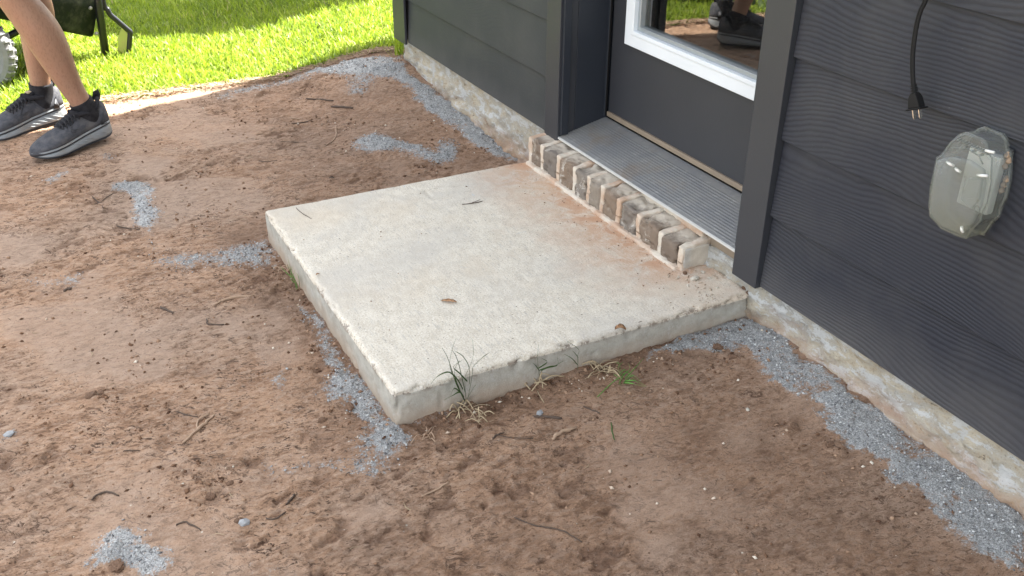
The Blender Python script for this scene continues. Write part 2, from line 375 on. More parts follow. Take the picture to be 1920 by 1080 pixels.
def mat_sill():
    t = NT('ribbed_aluminium'); p = t.pos(); n = t.noise(p, 9, 6, .7, .4); n2 = t.noise(p, 45, 5, .7)
    c = t.mix(t.ramp(n, [(.4, 0.), (.65, 1.)]), (.22, .225, .235), (.28, .278, .27))
    c = t.mix(t.ramp(n2, [(.56, 0.), (.68, .6)]), c, (.38, .38, .37)); c = t.mix(t.ramp(t.noise(p, 5, 5, .7), [(.56, 0.), (.7, .5)]), c, (.24, .17, .11))
    xyz = t.n('SeparateXYZ'); t.L(p, xyz.inputs[0]); f_ = t.math('FRACT', t.math('DIVIDE', t.math('ADD', xyz.outputs[1], .033), .00894))
    gr = t.ramp(f_, [(.0, .25), (.28, .0), (.72, .0), (1., .25)]); inb = t.math('MULTIPLY', t.math('LESS_THAN', xyz.outputs[1], .10), t.math('GREATER_THAN', xyz.outputs[1], -.024))
    c = t.mix(t.math('MULTIPLY', gr, inb), c, (.10, .095, .088))
    c = t.mix(t.math('LESS_THAN', xyz.outputs[1], -.0318), c, (.62, .62, .60))
    m = t.done(c, .5, t.bump(n2, .0004, .6), .5, .35); return m
def mat_grass():
    t = NT('grass_blades'); r = t.attr('rnd')
    c = t.ramp(r, [(0, (.050, .095, .010)), (.3, (.150, .230, .018)), (.7, (.31, .40, .030)), (.93, (.46, .50, .08)), (1, (.45, .38, .19))])
    t.L(c, t.b.inputs['Base Color']); t.b.inputs['Roughness'].default_value = .45; t.b.inputs['Specular IOR Level'].default_value = .35
    tr = t.n('BsdfTranslucent'); t.L(t.mix(.5, c, (.30, .42, .02)), tr.inputs[0]); mx = t.n('MixShader'); mx.inputs[0].default_value = .42
    t.L(t.b.outputs[0], mx.inputs[1]); t.L(tr.outputs[0], mx.inputs[2]); t.L(mx.outputs[0], t.out.inputs[0]); return t.m
def mat_weed(name, a, b):
    t = NT(name); c = t.mix(t.noise(t.pos(), 60, 3), a, b); return t.done(c, .6, None, .3)
def mat_glass():
    t = NT('window_glass'); fr = t.n('Fresnel'); fr.inputs[0].default_value = 2.15
    g = t.n('BsdfGlossy'); g.inputs['Roughness'].default_value = .012; tr = t.n('BsdfTransparent'); tr.inputs[0].default_value = (.8, .84, .82, 1)
    dusty = t.n('BsdfDiffuse'); dusty.inputs[0].default_value = (.35, .34, .32, 1)
    m1 = t.n('MixShader'); t.L(t.math('ADD', fr.outputs[0], .035), m1.inputs[0]); t.L(tr.outputs[0], m1.inputs[1]); t.L(g.outputs[0], m1.inputs[2])
    m2 = t.n('MixShader'); t.L(t.ramp(t.noise(t.pos(), 160, 4, .7), [(.45, 0.), (.8, .05)]), m2.inputs[0]); t.L(m1.outputs[0], m2.inputs[1]); t.L(dusty.outputs[0], m2.inputs[2])
    t.L(m2.outputs[0], t.out.inputs[0]); return t.m
def mat_skin():
    t = NT('skin'); p = t.pos(); c = t.mix(t.noise(p, 9, 4, .6), (.27, .155, .10), (.36, .215, .145)); c = t.mix(t.ramp(t.noise(t.mapp(p, (1.6, 1.6, .5)), 110, 4, .8), [(.50, 0.), (.62, .5)]), c, (.20, .105, .07)); c = t.mix(t.ramp(t.noise(p, 5, 3, .6), [(.45, 0.), (.7, .4)]), c, (.40, .21, .15))
    m = t.done(c, .55, t.bump(t.noise(p, 260, 3), .0008, .7), .4)
    t.b.inputs['Subsurface Weight'].default_value = .08; t.b.inputs['Subsurface Scale'].default_value = .01; return m
def mat_knit(name, a, b, sc=900, stain=None):
    t = NT(name); p = t.obj(); n = t.noise(p, 45, 5, .7); c = t.mix(t.ramp(n, [(.35, 0.), (.65, 1.)]), a, b)
    if stain: c = t.mix(t.ramp(t.noise(p, 22, 5, .7), [(.5, 0.), (.68, .6)]), c, stain)
    return t.done(c, .88, t.bump(t.noise(p, sc, 3), .0008, .9), .2)
def mat_cover():
    t = NT('clouded_plastic'); p = t.pos(); n = t.noise(p, 28, 4, .6)
    c = t.mix(t.ramp(n, [(.35, 0.), (.7, 1.)]), (.40, .425, .44), (.34, .35, .315))
    xyz = t.n('SeparateXYZ'); t.L(p, xyz.inputs[0]); mr = t.n('MapRange'); t.L(xyz.outputs[2], mr.inputs[0]); mr.inputs[1].default_value = .50; mr.inputs[2].default_value = .41; mr.inputs[3].default_value = 0; mr.inputs[4].default_value = .6
    c = t.mix(mr.outputs[0], c, (.32, .305, .22))
    t.L(c, t.b.inputs['Base Color']); t.b.inputs['Roughness'].default_value = .28; t.b.inputs['Coat Weight'].default_value = .2
    t.L(t.bump(t.noise(p, 60, 4), .002, .6), t.b.inputs['Normal'])
    tl = t.n('BsdfTranslucent'); t.L(c, tl.inputs[0]); tp = t.n('BsdfTransparent'); tp.inputs[0].default_value = (.86, .88, .86, 1)
    m1 = t.n('MixShader'); m1.inputs[0].default_value = .22; t.L(t.b.outputs[0], m1.inputs[1]); t.L(tl.outputs[0], m1.inputs[2])
    m2 = t.n('MixShader'); m2.inputs[0].default_value = .60; t.L(m1.outputs[0], m2.inputs[1]); t.L(tp.outputs[0], m2.inputs[2]); t.L(m2.outputs[0], t.out.inputs[0]); return t.m

M = dict(dirt=mat_dirt(), gravel=mat_gravel(), crumb=mat_crumb(), conc=mat_concrete(), found=mat_foundation(), siding=mat_siding(1.), sidingL=mat_siding(.18),
    trim=mat_paint('charcoal_trim', (.034, .036, .043)), door=mat_paint('charcoal_door', (.032, .034, .041), .5), jamb=mat_paint('dark_jamb', (.020, .024, .033), .45),
    brick=mat_brick(), mortar=mat_mortar(), sill=mat_sill(), grass=mat_grass(), glass=mat_glass(), skin=mat_skin(), cover=mat_cover(),
    white=mat_paint('white_vinyl', (.70, .74, .78), .35), spacer=simple('spacer_bar', (.35, .38, .40), .35, metal=.4), rubber=simple('black_rubber', (.006, .006, .007), .7, .3, bump=.0002),
    oak=simple('door_shoe', (.24, .19, .14), .6, var=.25, scale=30), brownwall=simple('side_brick', (.36, .20, .13), .85, scale=60, bump=.002),
    roof=simple('roof', (.16, .15, .14), .9, bump=.002), soffit=simple('soffit_white', (.42, .42, .42), .7, bump=0), inside=simple('interior', (.10, .09, .085), .8, bump=0),
    wood=simple('twig_wood', (.085, .058, .042), .85, var=.4, scale=90, bump=.001), straw=simple('dry_straw', (.42, .33, .21), .8, var=.3, scale=60, bump=0), palewood=simple('pale_root', (.36, .25, .17), .85, var=.3, scale=80, bump=.0006),
    leaf=simple('dead_leaf', (.42, .235, .12), .75, var=.2, scale=90, bump=.001), weed=mat_weed('weed_dark', (.035, .075, .022), (.075, .13, .035)), weedl=mat_weed('weed_light', (.10, .25, .05), (.20, .40, .10)),
    steel=simple('bright_steel', (.72, .70, .66), .25, metal=.9, bump=0), chrome=simple('grey_bolt', (.35, .34, .32), .5, metal=.5, bump=.0003),
    barrow=simple('dark_green_paint', (.004, .007, .006), .6, .25, var=.3, scale=20, bump=.0003, dirt=(.10, .10, .07)), lime=simple('lime_grass_reflection', (.42, .46, .13), .5, var=.2, scale=25, dirt=(.45, .33, .18)), blackp=simple('black_frame', (.014, .015, .018), .3, bump=.0003),  # lime: lawn reflected in the brace metal, put into the colour, with rusty flecks
    tyre=simple('dusty_tyre', (.20, .20, .205), .8, var=.35, scale=50, bump=.001), rim=simple('grey_rim', (.34, .35, .36), .5, metal=.3),
    knit=mat_knit('grey_knit_upper', (.052, .055, .065), (.095, .097, .108), stain=(.15, .14, .13)), sock=mat_knit('black_sock', (.012, .012, .015), (.03, .03, .034), 1400),
    foam=simple('grey_midsole', (.25, .275, .295), .6, var=.2, scale=35, bump=.0004, dirt=(.26, .22, .17)), foamd=simple('dark_sole', (.045, .047, .055), .65, bump=.0004), collar=mat_knit('black_collar', (.016, .016, .02), (.035, .035, .04)),
    lace=simple('black_lace', (.02, .02, .024), .7, bump=.0003), logo=simple('dark_emblem', (.022, .024, .03), .4, bump=0), shorts=mat_knit('dark_shorts', (.03, .032, .04), (.05, .052, .06)), shirt=mat_knit('grey_shirt', (.12, .13, .15), (.16, .17, .19)), hair=simple('brown_hair', (.05, .03, .02), .7),
    rubble=simple('mortar_rubble', (.50, .46, .39), .95, var=.3, scale=50, bump=.003, dirt=(.40, .24, .15)), chip=simple('grey_stone_chip', (.30, .31, .32), .7, var=.3, scale=50, bump=.002), clod=simple('soil_clod', (.17, .10, .062), .95, var=.4, scale=60, bump=.004),
    rubcrumb=simple('mortar_crumb', (.42, .34, .26), .95, var=.5, scale=160), bark=simple('tree_bark', (.12, .09, .07), .9, var=.3, scale=15, bump=.01), tleaf=mat_weed('tree_leaves', (.03, .07, .015), (.07, .13, .03)), outlet=simple('outlet_white', (.72, .72, .70), .4, bump=0), lawnb=simple('lawn_soil', (.055, .085, .022), .95, var=.4, scale=30, bump=.006))

# ------------------------------------------------------------------ ground: soil sheet with stone dust patches
def lawn_edge(y):      # x of the lawn's edge
    y = np.asarray(y, float)
    return np.interp(y, [-6, -1.9, -1.5, -1.1, -.74, -.4, -.2, .0, 1], [-2.2, -2.27, -2.31, -2.37, -2.35, -2.34, -2.31, -2.29, -2.29])+.03*(fbm(y*9, 0*y, 0, 3, 5)-.5)
PATCH = [  # photo outline of each patch of grey dust, strength, edge softness (m)
 ([(220,345),(265,338),(290,360),(293,420),(280,436),(262,425),(248,400),(250,378),(225,360)], 1., .02),
 ([(295,493),(330,482),(420,468),(500,450),(520,470),(512,500),(400,503),(320,503)], .74, .035),
 ([(285,440),(300,470),(318,492),(300,495),(285,460)], .4, .03),
 ([(35,524),(150,514),(150,530),(60,532)], .62, .03),
 ([(560,140),(620,126),(745,106),(770,136),(800,158),(850,192),(920,232),(985,280),(985,302),(945,302),(905,284),(872,252),(815,218),(790,190),(755,153),(700,142),(640,142)], 1., .02),
 ([(645,140),(705,140),(690,170),(650,178)], .6, .03),
 ([(662,258),(700,248),(760,268),(815,285),(820,265),(850,262),(852,305),(820,314),(760,292),(700,285),(668,280)], .9, .025),
 ([(560,572),(600,606),(640,660),(670,700),(735,795),(765,828),(700,860),(670,830),(688,790),(655,752),(610,757),(585,735),(622,700),(603,645),(570,600)], .95, .02),
 ([(660,830),(760,830),(700,900),(640,870)], .55, .03), ([(515,878),(600,858),(650,850),(640,862),(560,876)], .6, .02),
 ([(500,710),(530,702),(540,722),(515,735)], .75, .02),
 ([(1220,668),(1290,628),(1390,595),(1440,590),(1500,678),(1460,700),(1390,655),(1300,660)], 1., .015),
 ([(1440,690),(1500,672),(1600,735),(1750,835),(1860,915),(1930,975),(1930,1090),(1850,1055),(1800,1010),(1740,950),(1690,905),(1620,855),(1530,765)], .93, .015),
 ([(165,1060),(185,1010),(225,988),(260,1008),(300,1030),(312,1060),(265,1075),(225,1050),(190,1062)], .9, .02),
 ([(400,178),(480,158),(560,143),(620,128),(625,138),(560,155),(480,170),(410,186)], .55, .02),
 ([(90,335),(135,312),(145,318),(100,345)], .62, .02), ([(185,290),(205,285),(212,300),(190,305)], .5, .02),
 ([(478,1060),(540,1055),(545,1078),(485,1080)], .5, .025), ([(0,815),(25,808),(30,825),(0,830)], .5, .02), ([(745,795),(860,760),(900,752),(880,768),(790,802)], .45, .02)]
def poly_sd(px, py, P):   # signed distance, negative inside
    P = np.asarray(P); d = np.full(px.shape, 1e9); ins = np.zeros(px.shape, bool); n = len(P)
    for i in range(n):
        a = P[i]; b = P[(i+1) % n]; e = b-a; wx = px-a[0]; wy = py-a[1]
        t = np.clip((wx*e[0]+wy*e[1])/(e@e+1e-12), 0, 1); d = np.minimum(d, np.hypot(wx-e[0]*t, wy-e[1]*t))
        c = ((a[1] > py) != (b[1] > py)) & (px < (b[0]-a[0])*(py-a[1])/(b[1]-a[1]+1e-12)+a[0]); ins ^= c
    return np.where(ins, -d, d)
PW = [([tuple(ag(q))[:2] for q in P], s, e) for P, s, e in PATCH]
def grav_mask(x, y):
    wx = x+.085*(fbm(x*16, y*16, 0, 4, 11, .65)-.5); wy = y+.085*(fbm(x*16, y*16, 0, 4, 12, .65)-.5)
    m = np.zeros(x.shape)
    for P, s, e in PW:
        A = np.array(P); sel = (x > A[:, 0].min()-.1) & (x < A[:, 0].max()+.1) & (y > A[:, 1].min()-.1) & (y < A[:, 1].max()+.1)
        if sel.any(): m[sel] = np.maximum(m[sel], s*ss(e*1.5, -e*1.5, poly_sd(wx[sel], wy[sel], P)))
    m = m*(1-.45*ss(.56, .64, fbm(x*9+y*3, y*13, 0, 4, 17))*ss(.15, .3, x)-.25*ss(.5, .6, fbm(x*15, y*15, 0, 3, 18)))
    far = ss(.80, 1.0, x)*ss(-.22, -.12, y+.06*(fbm(x*9, y*9, 0, 3, 4)-.5)); return np.maximum(m, far)
def rough_mask(x, y):   # broken soil along the slab
    dx = np.maximum(np.maximum(SX0-x, x), 0); dy = np.maximum(np.maximum(SY0-y, y), 0); d = np.hypot(dx, dy)
    r = ss(.11, .02, d+.08*(fbm(x*11, y*11, 0, 3, 21)-.5))
    for px, rad in [((390,905),.12), ((200,740),.05), ((215,1060),.07), ((1340,670),.07), ((650,780),.07), ((560,520),.07), ((860,800),.10), ((1150,690),.09), ((1470,800),.04), ((1555,838),.03), ((480,610),.05), ((780,480),.0)]:
        if rad: q = ag(px); r = np.maximum(r, .8*ss(rad, rad*.3, np.hypot(x-q.x, y-q.y)+.05*(fbm(x*20, y*20, 0, 3, 22)-.5)))
    return np.clip(r, 0, 1)
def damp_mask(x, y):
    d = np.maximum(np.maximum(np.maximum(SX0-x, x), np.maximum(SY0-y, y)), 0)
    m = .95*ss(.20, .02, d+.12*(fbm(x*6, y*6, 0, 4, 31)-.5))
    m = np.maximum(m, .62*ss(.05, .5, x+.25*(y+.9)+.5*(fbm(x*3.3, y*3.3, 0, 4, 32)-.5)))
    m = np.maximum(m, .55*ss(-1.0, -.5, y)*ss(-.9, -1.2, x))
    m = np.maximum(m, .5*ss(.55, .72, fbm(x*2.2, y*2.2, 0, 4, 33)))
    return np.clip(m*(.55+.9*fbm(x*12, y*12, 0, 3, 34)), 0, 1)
SMOOTH = [[(0,570),(150,560),(330,640),(300,715),(120,700),(0,620)], [(400,600),(520,585),(540,620),(430,640)], [(0,440),(90,450),(60,500),(0,500)], [(360,245),(460,240),(500,262),(380,275)], [(815,962),(838,962),(852,1020),(822,1022)],
  [(842,956),(856,958),(876,1012),(862,1018)], [(620,600),(640,640),(600,640)], [(1150,930),(1290,900),(1320,960),(1180,1000)], [(1180,1010),(1280,1000),(1260,1060),(1190,1060)], [(640,960),(720,930),(740,960),(660,990)], [(560,640),(470,650),(480,690),(560,680)], [(240,285),(330,300),(300,330),(230,320)]]
SW = [np.array([tuple(ag(q))[:2] for q in P]) for P in SMOOTH]
def smooth_mask(x, y):
    wx = x+.06*(fbm(x*13, y*13, 0, 4, 14)-.5); wy = y+.06*(fbm(x*13, y*13, 0, 4, 15)-.5)
    m = .8*ss(.57, .66, fbm(x*3.1, y*3.1, 0, 4, 16))
    for P in SW: m = np.maximum(m, ss(.02, -.02, poly_sd(wx, wy, P)))
    return m*(1-rough_mask(x, y))
def ground_h(x, y, parts=False):
    h = h_base(x, y); gm = grav_mask(x, y); rm = rough_mask(x, y)
    ca, sa = math.cos(R_(-25)), math.sin(R_(-25)); u = x*ca-y*sa; v = (x*sa+y*ca)*.55
    h = h+.016*(fbm(x*2.5, y*2.5, 0, 3, 1)-.5)+.007*(fbm(u*11, v*11, 0, 4, 2)-.5)+.004*(fbm(u*75, v*75, 0, 2, 13)-.5)
    sm = 1-.85*smooth_mask(x, y)
    pn = fbm(u*30, v*30, 0, 3, 3, .55); gate = ss(.42, .60, fbm(x*3.7, y*3.7, 0, 3, 6))
    pit = ss(.60, .66, pn)*(.35+.65*gate)*(1-gm)*sm
    h = h-.006*pit
    rid = 1-np.abs(2*fbm(u*42, v*42, 0, 3, 9)-1); h = h+.004*ss(.8, 1., rid)*gate*(1-gm)*sm
    h = h+rm*(1-.5*gm)*(.030*(fbm(x*32, y*32, 0, 4, 8, .6)-.42))
    h = h+gm*(.005+.012*(fbm(x*60, y*60, 0, 3, 10, .7)-.45))
    h = h-.08*ss(.0, .05, lawn_edge(y)-x)
    return (h, gm, rm, pit) if parts else h
def axis(a, b, core0, core1, step):
    c = list(np.arange(core0, core1, step)); s = step; x = core0
    L = []
    while x > a: s *= 1.12; x -= s; L.append(max(x, a))
    s = step; x = c[-1]; Rr = []
    while x < b: s *= 1.12; x += s; Rr.append(min(x, b))
    return np.array(L[::-1]+c+Rr)
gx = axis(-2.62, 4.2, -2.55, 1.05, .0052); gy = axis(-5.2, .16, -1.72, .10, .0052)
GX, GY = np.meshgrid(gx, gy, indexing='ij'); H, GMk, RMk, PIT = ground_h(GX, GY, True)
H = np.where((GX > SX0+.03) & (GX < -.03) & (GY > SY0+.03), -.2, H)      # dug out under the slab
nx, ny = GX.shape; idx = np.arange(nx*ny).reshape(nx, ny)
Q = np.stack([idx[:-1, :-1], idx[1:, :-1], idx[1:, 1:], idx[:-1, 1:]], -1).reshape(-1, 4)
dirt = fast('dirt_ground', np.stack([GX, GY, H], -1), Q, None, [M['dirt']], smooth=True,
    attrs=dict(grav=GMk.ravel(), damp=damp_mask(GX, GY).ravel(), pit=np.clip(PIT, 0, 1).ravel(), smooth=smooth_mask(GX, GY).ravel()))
tag(dirt, 'bare reddish brown compacted dirt around the concrete slab', 'ground', kind='structure')
m = MB(); S_ = 70; m.add([(-S_, -S_, -.15), (S_, -S_, -.15), (S_, S_, -.15), (-S_, S_, -.15)], [(0, 1, 2, 3)])
tag(m.build('ground', M['lawnb']), 'wide flat ground beyond the yard', 'ground', kind='structure')
lx = axis(-9, -2.26, -4.6, -2.3, .03); ly = axis(-7, 3, -2, .6, .03); LX, LY = np.meshgrid(lx, ly, indexing='ij')
def lawn_h(x, y): return h_base(x, y)-.006+.018*(fbm(x*2, y*2, 0, 3, 40)-.5)
LH = lawn_h(LX, LY)+.02*(fbm(LX*14, LY*14, 0, 2, 41)-.5)-.05*ss(-.03, .02, LX-lawn_edge(LY))
nx, ny = LX.shape; idx = np.arange(nx*ny).reshape(nx, ny); Q = np.stack([idx[:-1, :-1], idx[1:, :-1], idx[1:, 1:], idx[:-1, 1:]], -1).reshape(-1, 4)
tag(fast('lawn', np.stack([LX, LY, LH], -1), Q, None, [M['lawnb']], smooth=True), 'green lawn soil beyond the dirt', 'lawn', kind='structure')

# ------------------------------------------------------------------ loose stuff: gravel, crumbs, straw
_O = np.array([(1, 0, 0), (-1, 0, 0), (0, 1, 0), (0, -1, 0), (0, 0, 1), (0, 0, -1)], float)
_OF = np.array([(0, 2, 4), (2, 1, 4), (1, 3, 4), (3, 0, 4), (2, 0, 5), (1, 2, 5), (3, 1, 5), (0, 3, 5)])
def stones(name, x, y, z, size, mat, rs, lift=.25, squash=.75):
    n = len(x); P = _O[None]*(1+.45*(rs.rand(n, 6, 1)-.5)) + .35*(rs.rand(n, 6, 3)-.5)
    P *= (np.array([1, .8, squash])*(1+.5*(rs.rand(n, 1, 3)-.5)))*size[:, None, None]
    a = rs.rand(n)*6.283; ca, sa = np.cos(a)[:, None], np.sin(a)[:, None]; X = P[..., 0]*ca-P[..., 1]*sa; Y = P[..., 0]*sa+P[..., 1]*ca
    tl = (rs.rand(n, 1)-.5)*1.2; Z = P[..., 2]*np.cos(tl)+X*np.sin(tl)
    V = np.stack([X+x[:, None], Y+y[:, None], Z+(z+size*lift)[:, None]], -1)
    F = (_OF[None]+(np.arange(n)*6)[:, None, None]).reshape(-1, 3)
    return fast(name, V.reshape(-1, 3), None, F, [mat], fattr=dict(rnd=np.repeat(rs.rand(n), 8)))
rs = np.random.RandomState(3)
def scatter(n, x0, x1, y0, y1, prob):
    x = rs.uniform(x0, x1, n); y = rs.uniform(y0, y1, n); k = (rs.rand(n) < prob(x, y)) & ~((x > SX0-.004) & (x < .004) & (y > SY0-.004)) & (y < -.004); return x[k], y[k]
gx_, gy_ = scatter(330000, -2.55, 1.05, -1.7, 0, lambda x, y: np.clip(grav_mask(x, y)-.12, 0, 1)**1.1*ss(.30, .52, fbm(x*22, y*22, 0, 3, 51)))
sz = .0009+.0030*rs.rand(len(gx_))**2.6
tag(stones('crushed_gravel', gx_, gy_, ground_h(gx_, gy_), sz, M['gravel'], rs), 'fine grey crushed stone spread along the foundation and around the slab', 'gravel', kind='stuff')
cx, cy = scatter(150000, -2.5, 1.05, -1.75, 0, lambda x, y: np.clip(.65*rough_mask(x, y)**1.5+.03+.30*ss(.50, .62, fbm(x*6, y*6, 0, 3, 52))*ss(.45, .6, fbm(x*30, y*30, 0, 2, 53)), 0, 1)*(1-.8*grav_mask(x, y)))
sz = .0009+.0052*rs.rand(len(cx))**5
tag(stones('soil_crumbs', cx, cy, ground_h(cx, cy), sz, M['crumb'], rs, .2), 'loose brown soil crumbs on the dirt', 'soil', kind='stuff')
# short straw and root bits
def straws(name, x, y, z, L, wd, mat, rs, lift=.0015, steep=.12, parent=None):
    n = len(x); a = rs.rand(n)*6.283; dz = (rs.rand(n)-.4)*steep; d = np.stack([np.cos(a), np.sin(a), dz], -1)*L[:, None]; s = np.stack([-np.sin(a), np.cos(a), 0*a], -1)
    c = np.stack([x, y, z+lift], -1); bend = s*(L*(rs.rand(n)-.5)*.4)[:, None]
    P0 = c-d/2; P1 = c+bend; P2 = c+d/2; V = []
    for P, k in ((P0, .7), (P1, 1.), (P2, .5)):
        for q in (0, 1, 2):
            an = q*2.094; V.append(P+(s*math.cos(an)+np.array([0, 0, 1])*math.sin(an))*(wd*k)[:, None])
    V = np.stack(V, 1); F = []
    for r_ in (0, 3):
        for q in range(3): F.append((r_+q, r_+(q+1) % 3, r_+3+(q+1) % 3, r_+3+q))
    F = (np.array(F)[None]+(np.arange(n)*9)[:, None, None]).reshape(-1, 4)
    return fast(name, V.reshape(-1, 3), F, None, [mat], parent=parent)
sx, sy = scatter(3000, -2.35, 1.0, -1.7, 0, lambda x, y: .045+.35*rough_mask(x, y))
tag(straws('straw_bits', sx, sy, ground_h(sx, sy), .006+.022*rs.rand(len(sx))**2, .0003+.0006*rs.rand(len(sx)), M['straw'], rs), 'scattered dry straw bits on the dirt', 'straw', kind='stuff')
sx, sy = scatter(9000, -2.35, 1.0, -1.7, 0, lambda x, y: .10+.2*rough_mask(x, y))
tag(straws('root_bits', sx, sy, ground_h(sx, sy), .004+.016*rs.rand(len(sx))**2, .0003+.0007*rs.rand(len(sx))**2, M['wood'], rs), 'scattered dark root and bark bits on the dirt', 'debris', kind='stuff')
ty = rs.uniform(-2.4, .0, 1700); tx = lawn_edge(ty)+.05*rs.rand(1700)-.012
tag(straws('thatch', tx, ty, h_base(tx, ty)+.006, .02+.04*rs.rand(1700), .0008+.0012*rs.rand(1700), M['palewood'], rs, .006, .5), 'dead thatch and roots along the cut edge of the lawn', 'thatch', kind='stuff')

# ------------------------------------------------------------------ lawn grass
def blades(name, x, y, z, L, W, lean, mat, rs, parent=None, az=None):
    n = len(x); a = rs.rand(n)*6.283 if az is None else az; d = np.stack([np.cos(a), np.sin(a)], -1); s = np.stack([-np.sin(a), np.cos(a)], -1)
    tw = rs.rand(n)*1.2-.6; s = s*np.cos(tw)[:, None]+d*np.sin(tw)[:, None]
    V = []
    for f, wf in ((0, .75), (.4, 1.), (.75, .8)):
        off = d*(lean*L*f**1.7)[:, None]; zz = z+L*np.sqrt(np.maximum(.05, 1-lean**2*.8))*f*(1-.25*f*lean)
        for sg in (-1, 1): V.append(np.stack([x+off[:, 0]+sg*s[:, 0]*W*wf/2, y+off[:, 1]+sg*s[:, 1]*W*wf/2, zz], -1))
    V.append(np.stack([x+d[:, 0]*lean*L, y+d[:, 1]*lean*L, z+L*np.sqrt(np.maximum(.05, 1-lean**2*.8))*(1-.3*lean)], -1))
    V = np.stack(V, 1); b = (np.arange(n)*7)[:, None, None]
    Qd = (np.array([(0, 1, 3, 2), (2, 3, 5, 4)])[None]+b).reshape(-1, 4); Tr = (np.array([(4, 5, 6)])[None]+b).reshape(-1, 3)
    r = np.clip(rs.rand(n)*.75+.45*(fbm(x*6, y*6, 0, 2, 61)-.3), 0, .97); r = np.where(rs.rand(n) < .03, 1., r)
    return fast(name, V.reshape(-1, 3), Qd, Tr, [mat], parent=parent, fattr=dict(rnd=np.concatenate([np.repeat(r, 2), r])))
def lawn_pts(n, x0, x1, y0, y1):
    x = rs.uniform(x0, x1, n); y = rs.uniform(y0, y1, n); k = (x < lawn_edge(y)-.012*rs.rand(n)) & ~((x > -2.2) & (y > -.05)); return x[k], y[k]
xa, ya = lawn_pts(105000, -4.7, -2.28, -1.75, .75); xb, yb = lawn_pts(42000, -8, -2.1, -6, 2.6)
k = ~((xb > -4.7) & (yb > -1.75) & (yb < .75)); xb, yb = xb[k], yb[k]
X_ = np.concatenate([xa, xb]); Y_ = np.concatenate([ya, yb]); nb_ = len(X_)
L_ = (.030+.034*rs.rand(nb_))*(.75+.5*fbm(X_*5, Y_*5, 0, 3, 62)); W_ = np.where(np.arange(nb_) < len(xa), .0040, .0070)*(.7+.6*rs.rand(nb_))
tag(blades('lawn_grass', X_, Y_, lawn_h(X_, Y_)-.012, L_+.012, W_, .25+.65*rs.rand(nb_), M['grass'], rs), 'bright green lawn grass, sunlit beyond the shade', 'grass', kind='stuff')
# tall runners against the house corner
n = 220; x = -2.20-.10*rs.rand(n)**2; y = rs.uniform(-.03, .28, n)
tag(blades('tall_grass_tuft', x, y, np.full(n, -.06), .10+.12*rs.rand(n), .003+.002*rs.rand(n), .1+.35*rs.rand(n), M['grass'], rs), 'tall unmown grass tuft against the house corner', 'grass')

# ------------------------------------------------------------------ concrete slab
def slab_disp(V, n):
    W = V+np.array([SX0/2, SY0/2-.001, -.13])
    e = (np.abs(n) > .15).sum(1) >= 2
    ch = ss(.60, .72, fbm(W[:, 0]*34, W[:, 1]*34, W[:, 2]*34, 3, 71))*.008+.002*(fbm(W[:, 0]*15, W[:, 1]*15, W[:, 2]*15, 2, 72)-.5)
    V = V-n*(np.where(e, ch, 0)+.0016*(fbm(W[:, 0]*45, W[:, 1]*45, W[:, 2]*45, 3, 73)-.5)+.0012*(fbm(W[:, 0]*5, W[:, 1]*5, W[:, 2]*5, 2, 74)-.5))[:, None]
    side = ((np.abs(n[:, 0]) > .9) | (np.abs(n[:, 1]) > .9)); pk = ss(.66, .76, fbm(W[:, 0]*40, W[:, 1]*40, W[:, 2]*40, 2, 75))*.004
    V = V-n*np.where(side, pk, 0)[:, None]
    # faint pressed outline of a block near the far edge
    top = n[:, 2] > .9
    P = [tuple(at(q, z=0))[:2] for q in [(796,357),(905,341),(918,347),(812,372)]]
    sd = np.abs(poly_sd(W[:, 0], W[:, 1], P)); V[:, 2] -= np.where(top, .0022*ss(.008, .001, sd)*ss(.35, .5, vnoise(W[:, 0]*30, W[:, 1]*30, 0, 76)), 0)
    return V
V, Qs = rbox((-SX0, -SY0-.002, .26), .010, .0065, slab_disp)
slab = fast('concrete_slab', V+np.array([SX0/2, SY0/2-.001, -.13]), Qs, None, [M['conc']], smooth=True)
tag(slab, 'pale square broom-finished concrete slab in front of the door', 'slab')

# ------------------------------------------------------------------ house
house = empty('house', (-.45, 0, 0), 'dark charcoal house wall with lap siding, a glazed door and a brick step', 'house')
XR = 3.6
def wallgrid(x0, x1, z0, z1, y, depth, step, disp):
    xs = np.linspace(x0, x1, int((x1-x0)/step)+1); zs = np.linspace(z0, z1, int((z1-z0)/step)+1); X, Z = np.meshgrid(xs, zs, indexing='ij')
    Yf = y+disp(X, Z); nx, nz = X.shape; F = np.stack([X, Yf, Z], -1).reshape(-1, 3); B = np.stack([X, Yf*0+y+depth, Z], -1).reshape(-1, 3)
    i = np.arange(nx*nz).reshape(nx, nz); q = [np.stack([i[:-1, :-1], i[1:, :-1], i[1:, 1:], i[:-1, 1:]], -1).reshape(-1, 4)]
    N = nx*nz; q.append(q[0][:, ::-1]+N)
    for e, fl in ((i[:, 0], 1), (i[:, -1], 0), (i[0, :], 0), (i[-1, :], 1)):
        s = np.stack([e[:-1], e[1:], e[1:]+N, e[:-1]+N], -1); q.append(s[:, ::-1] if fl else s)
    return np.concatenate([F, B]), np.concatenate(q)
def fdisp(X, Z):
    return -.012*(fbm(X*6, Z*9, 0, 4, 81)-.45)-.010*ss(-.02, -.09, Z+.03*(fbm(X*7, 0*X, 0, 3, 82)-.5))*ss(0., .2, X)-.006*ss(.55, .62, fbm(X*9, Z*16, 0, 3, 83))-.007*ss(.50, .53, fbm(X*17, Z*26, 0, 4, 85, .6))*ss(.03, .0, Z)+.006*(fbm(X*60, Z*60, 0, 3, 84)-.5)-.003
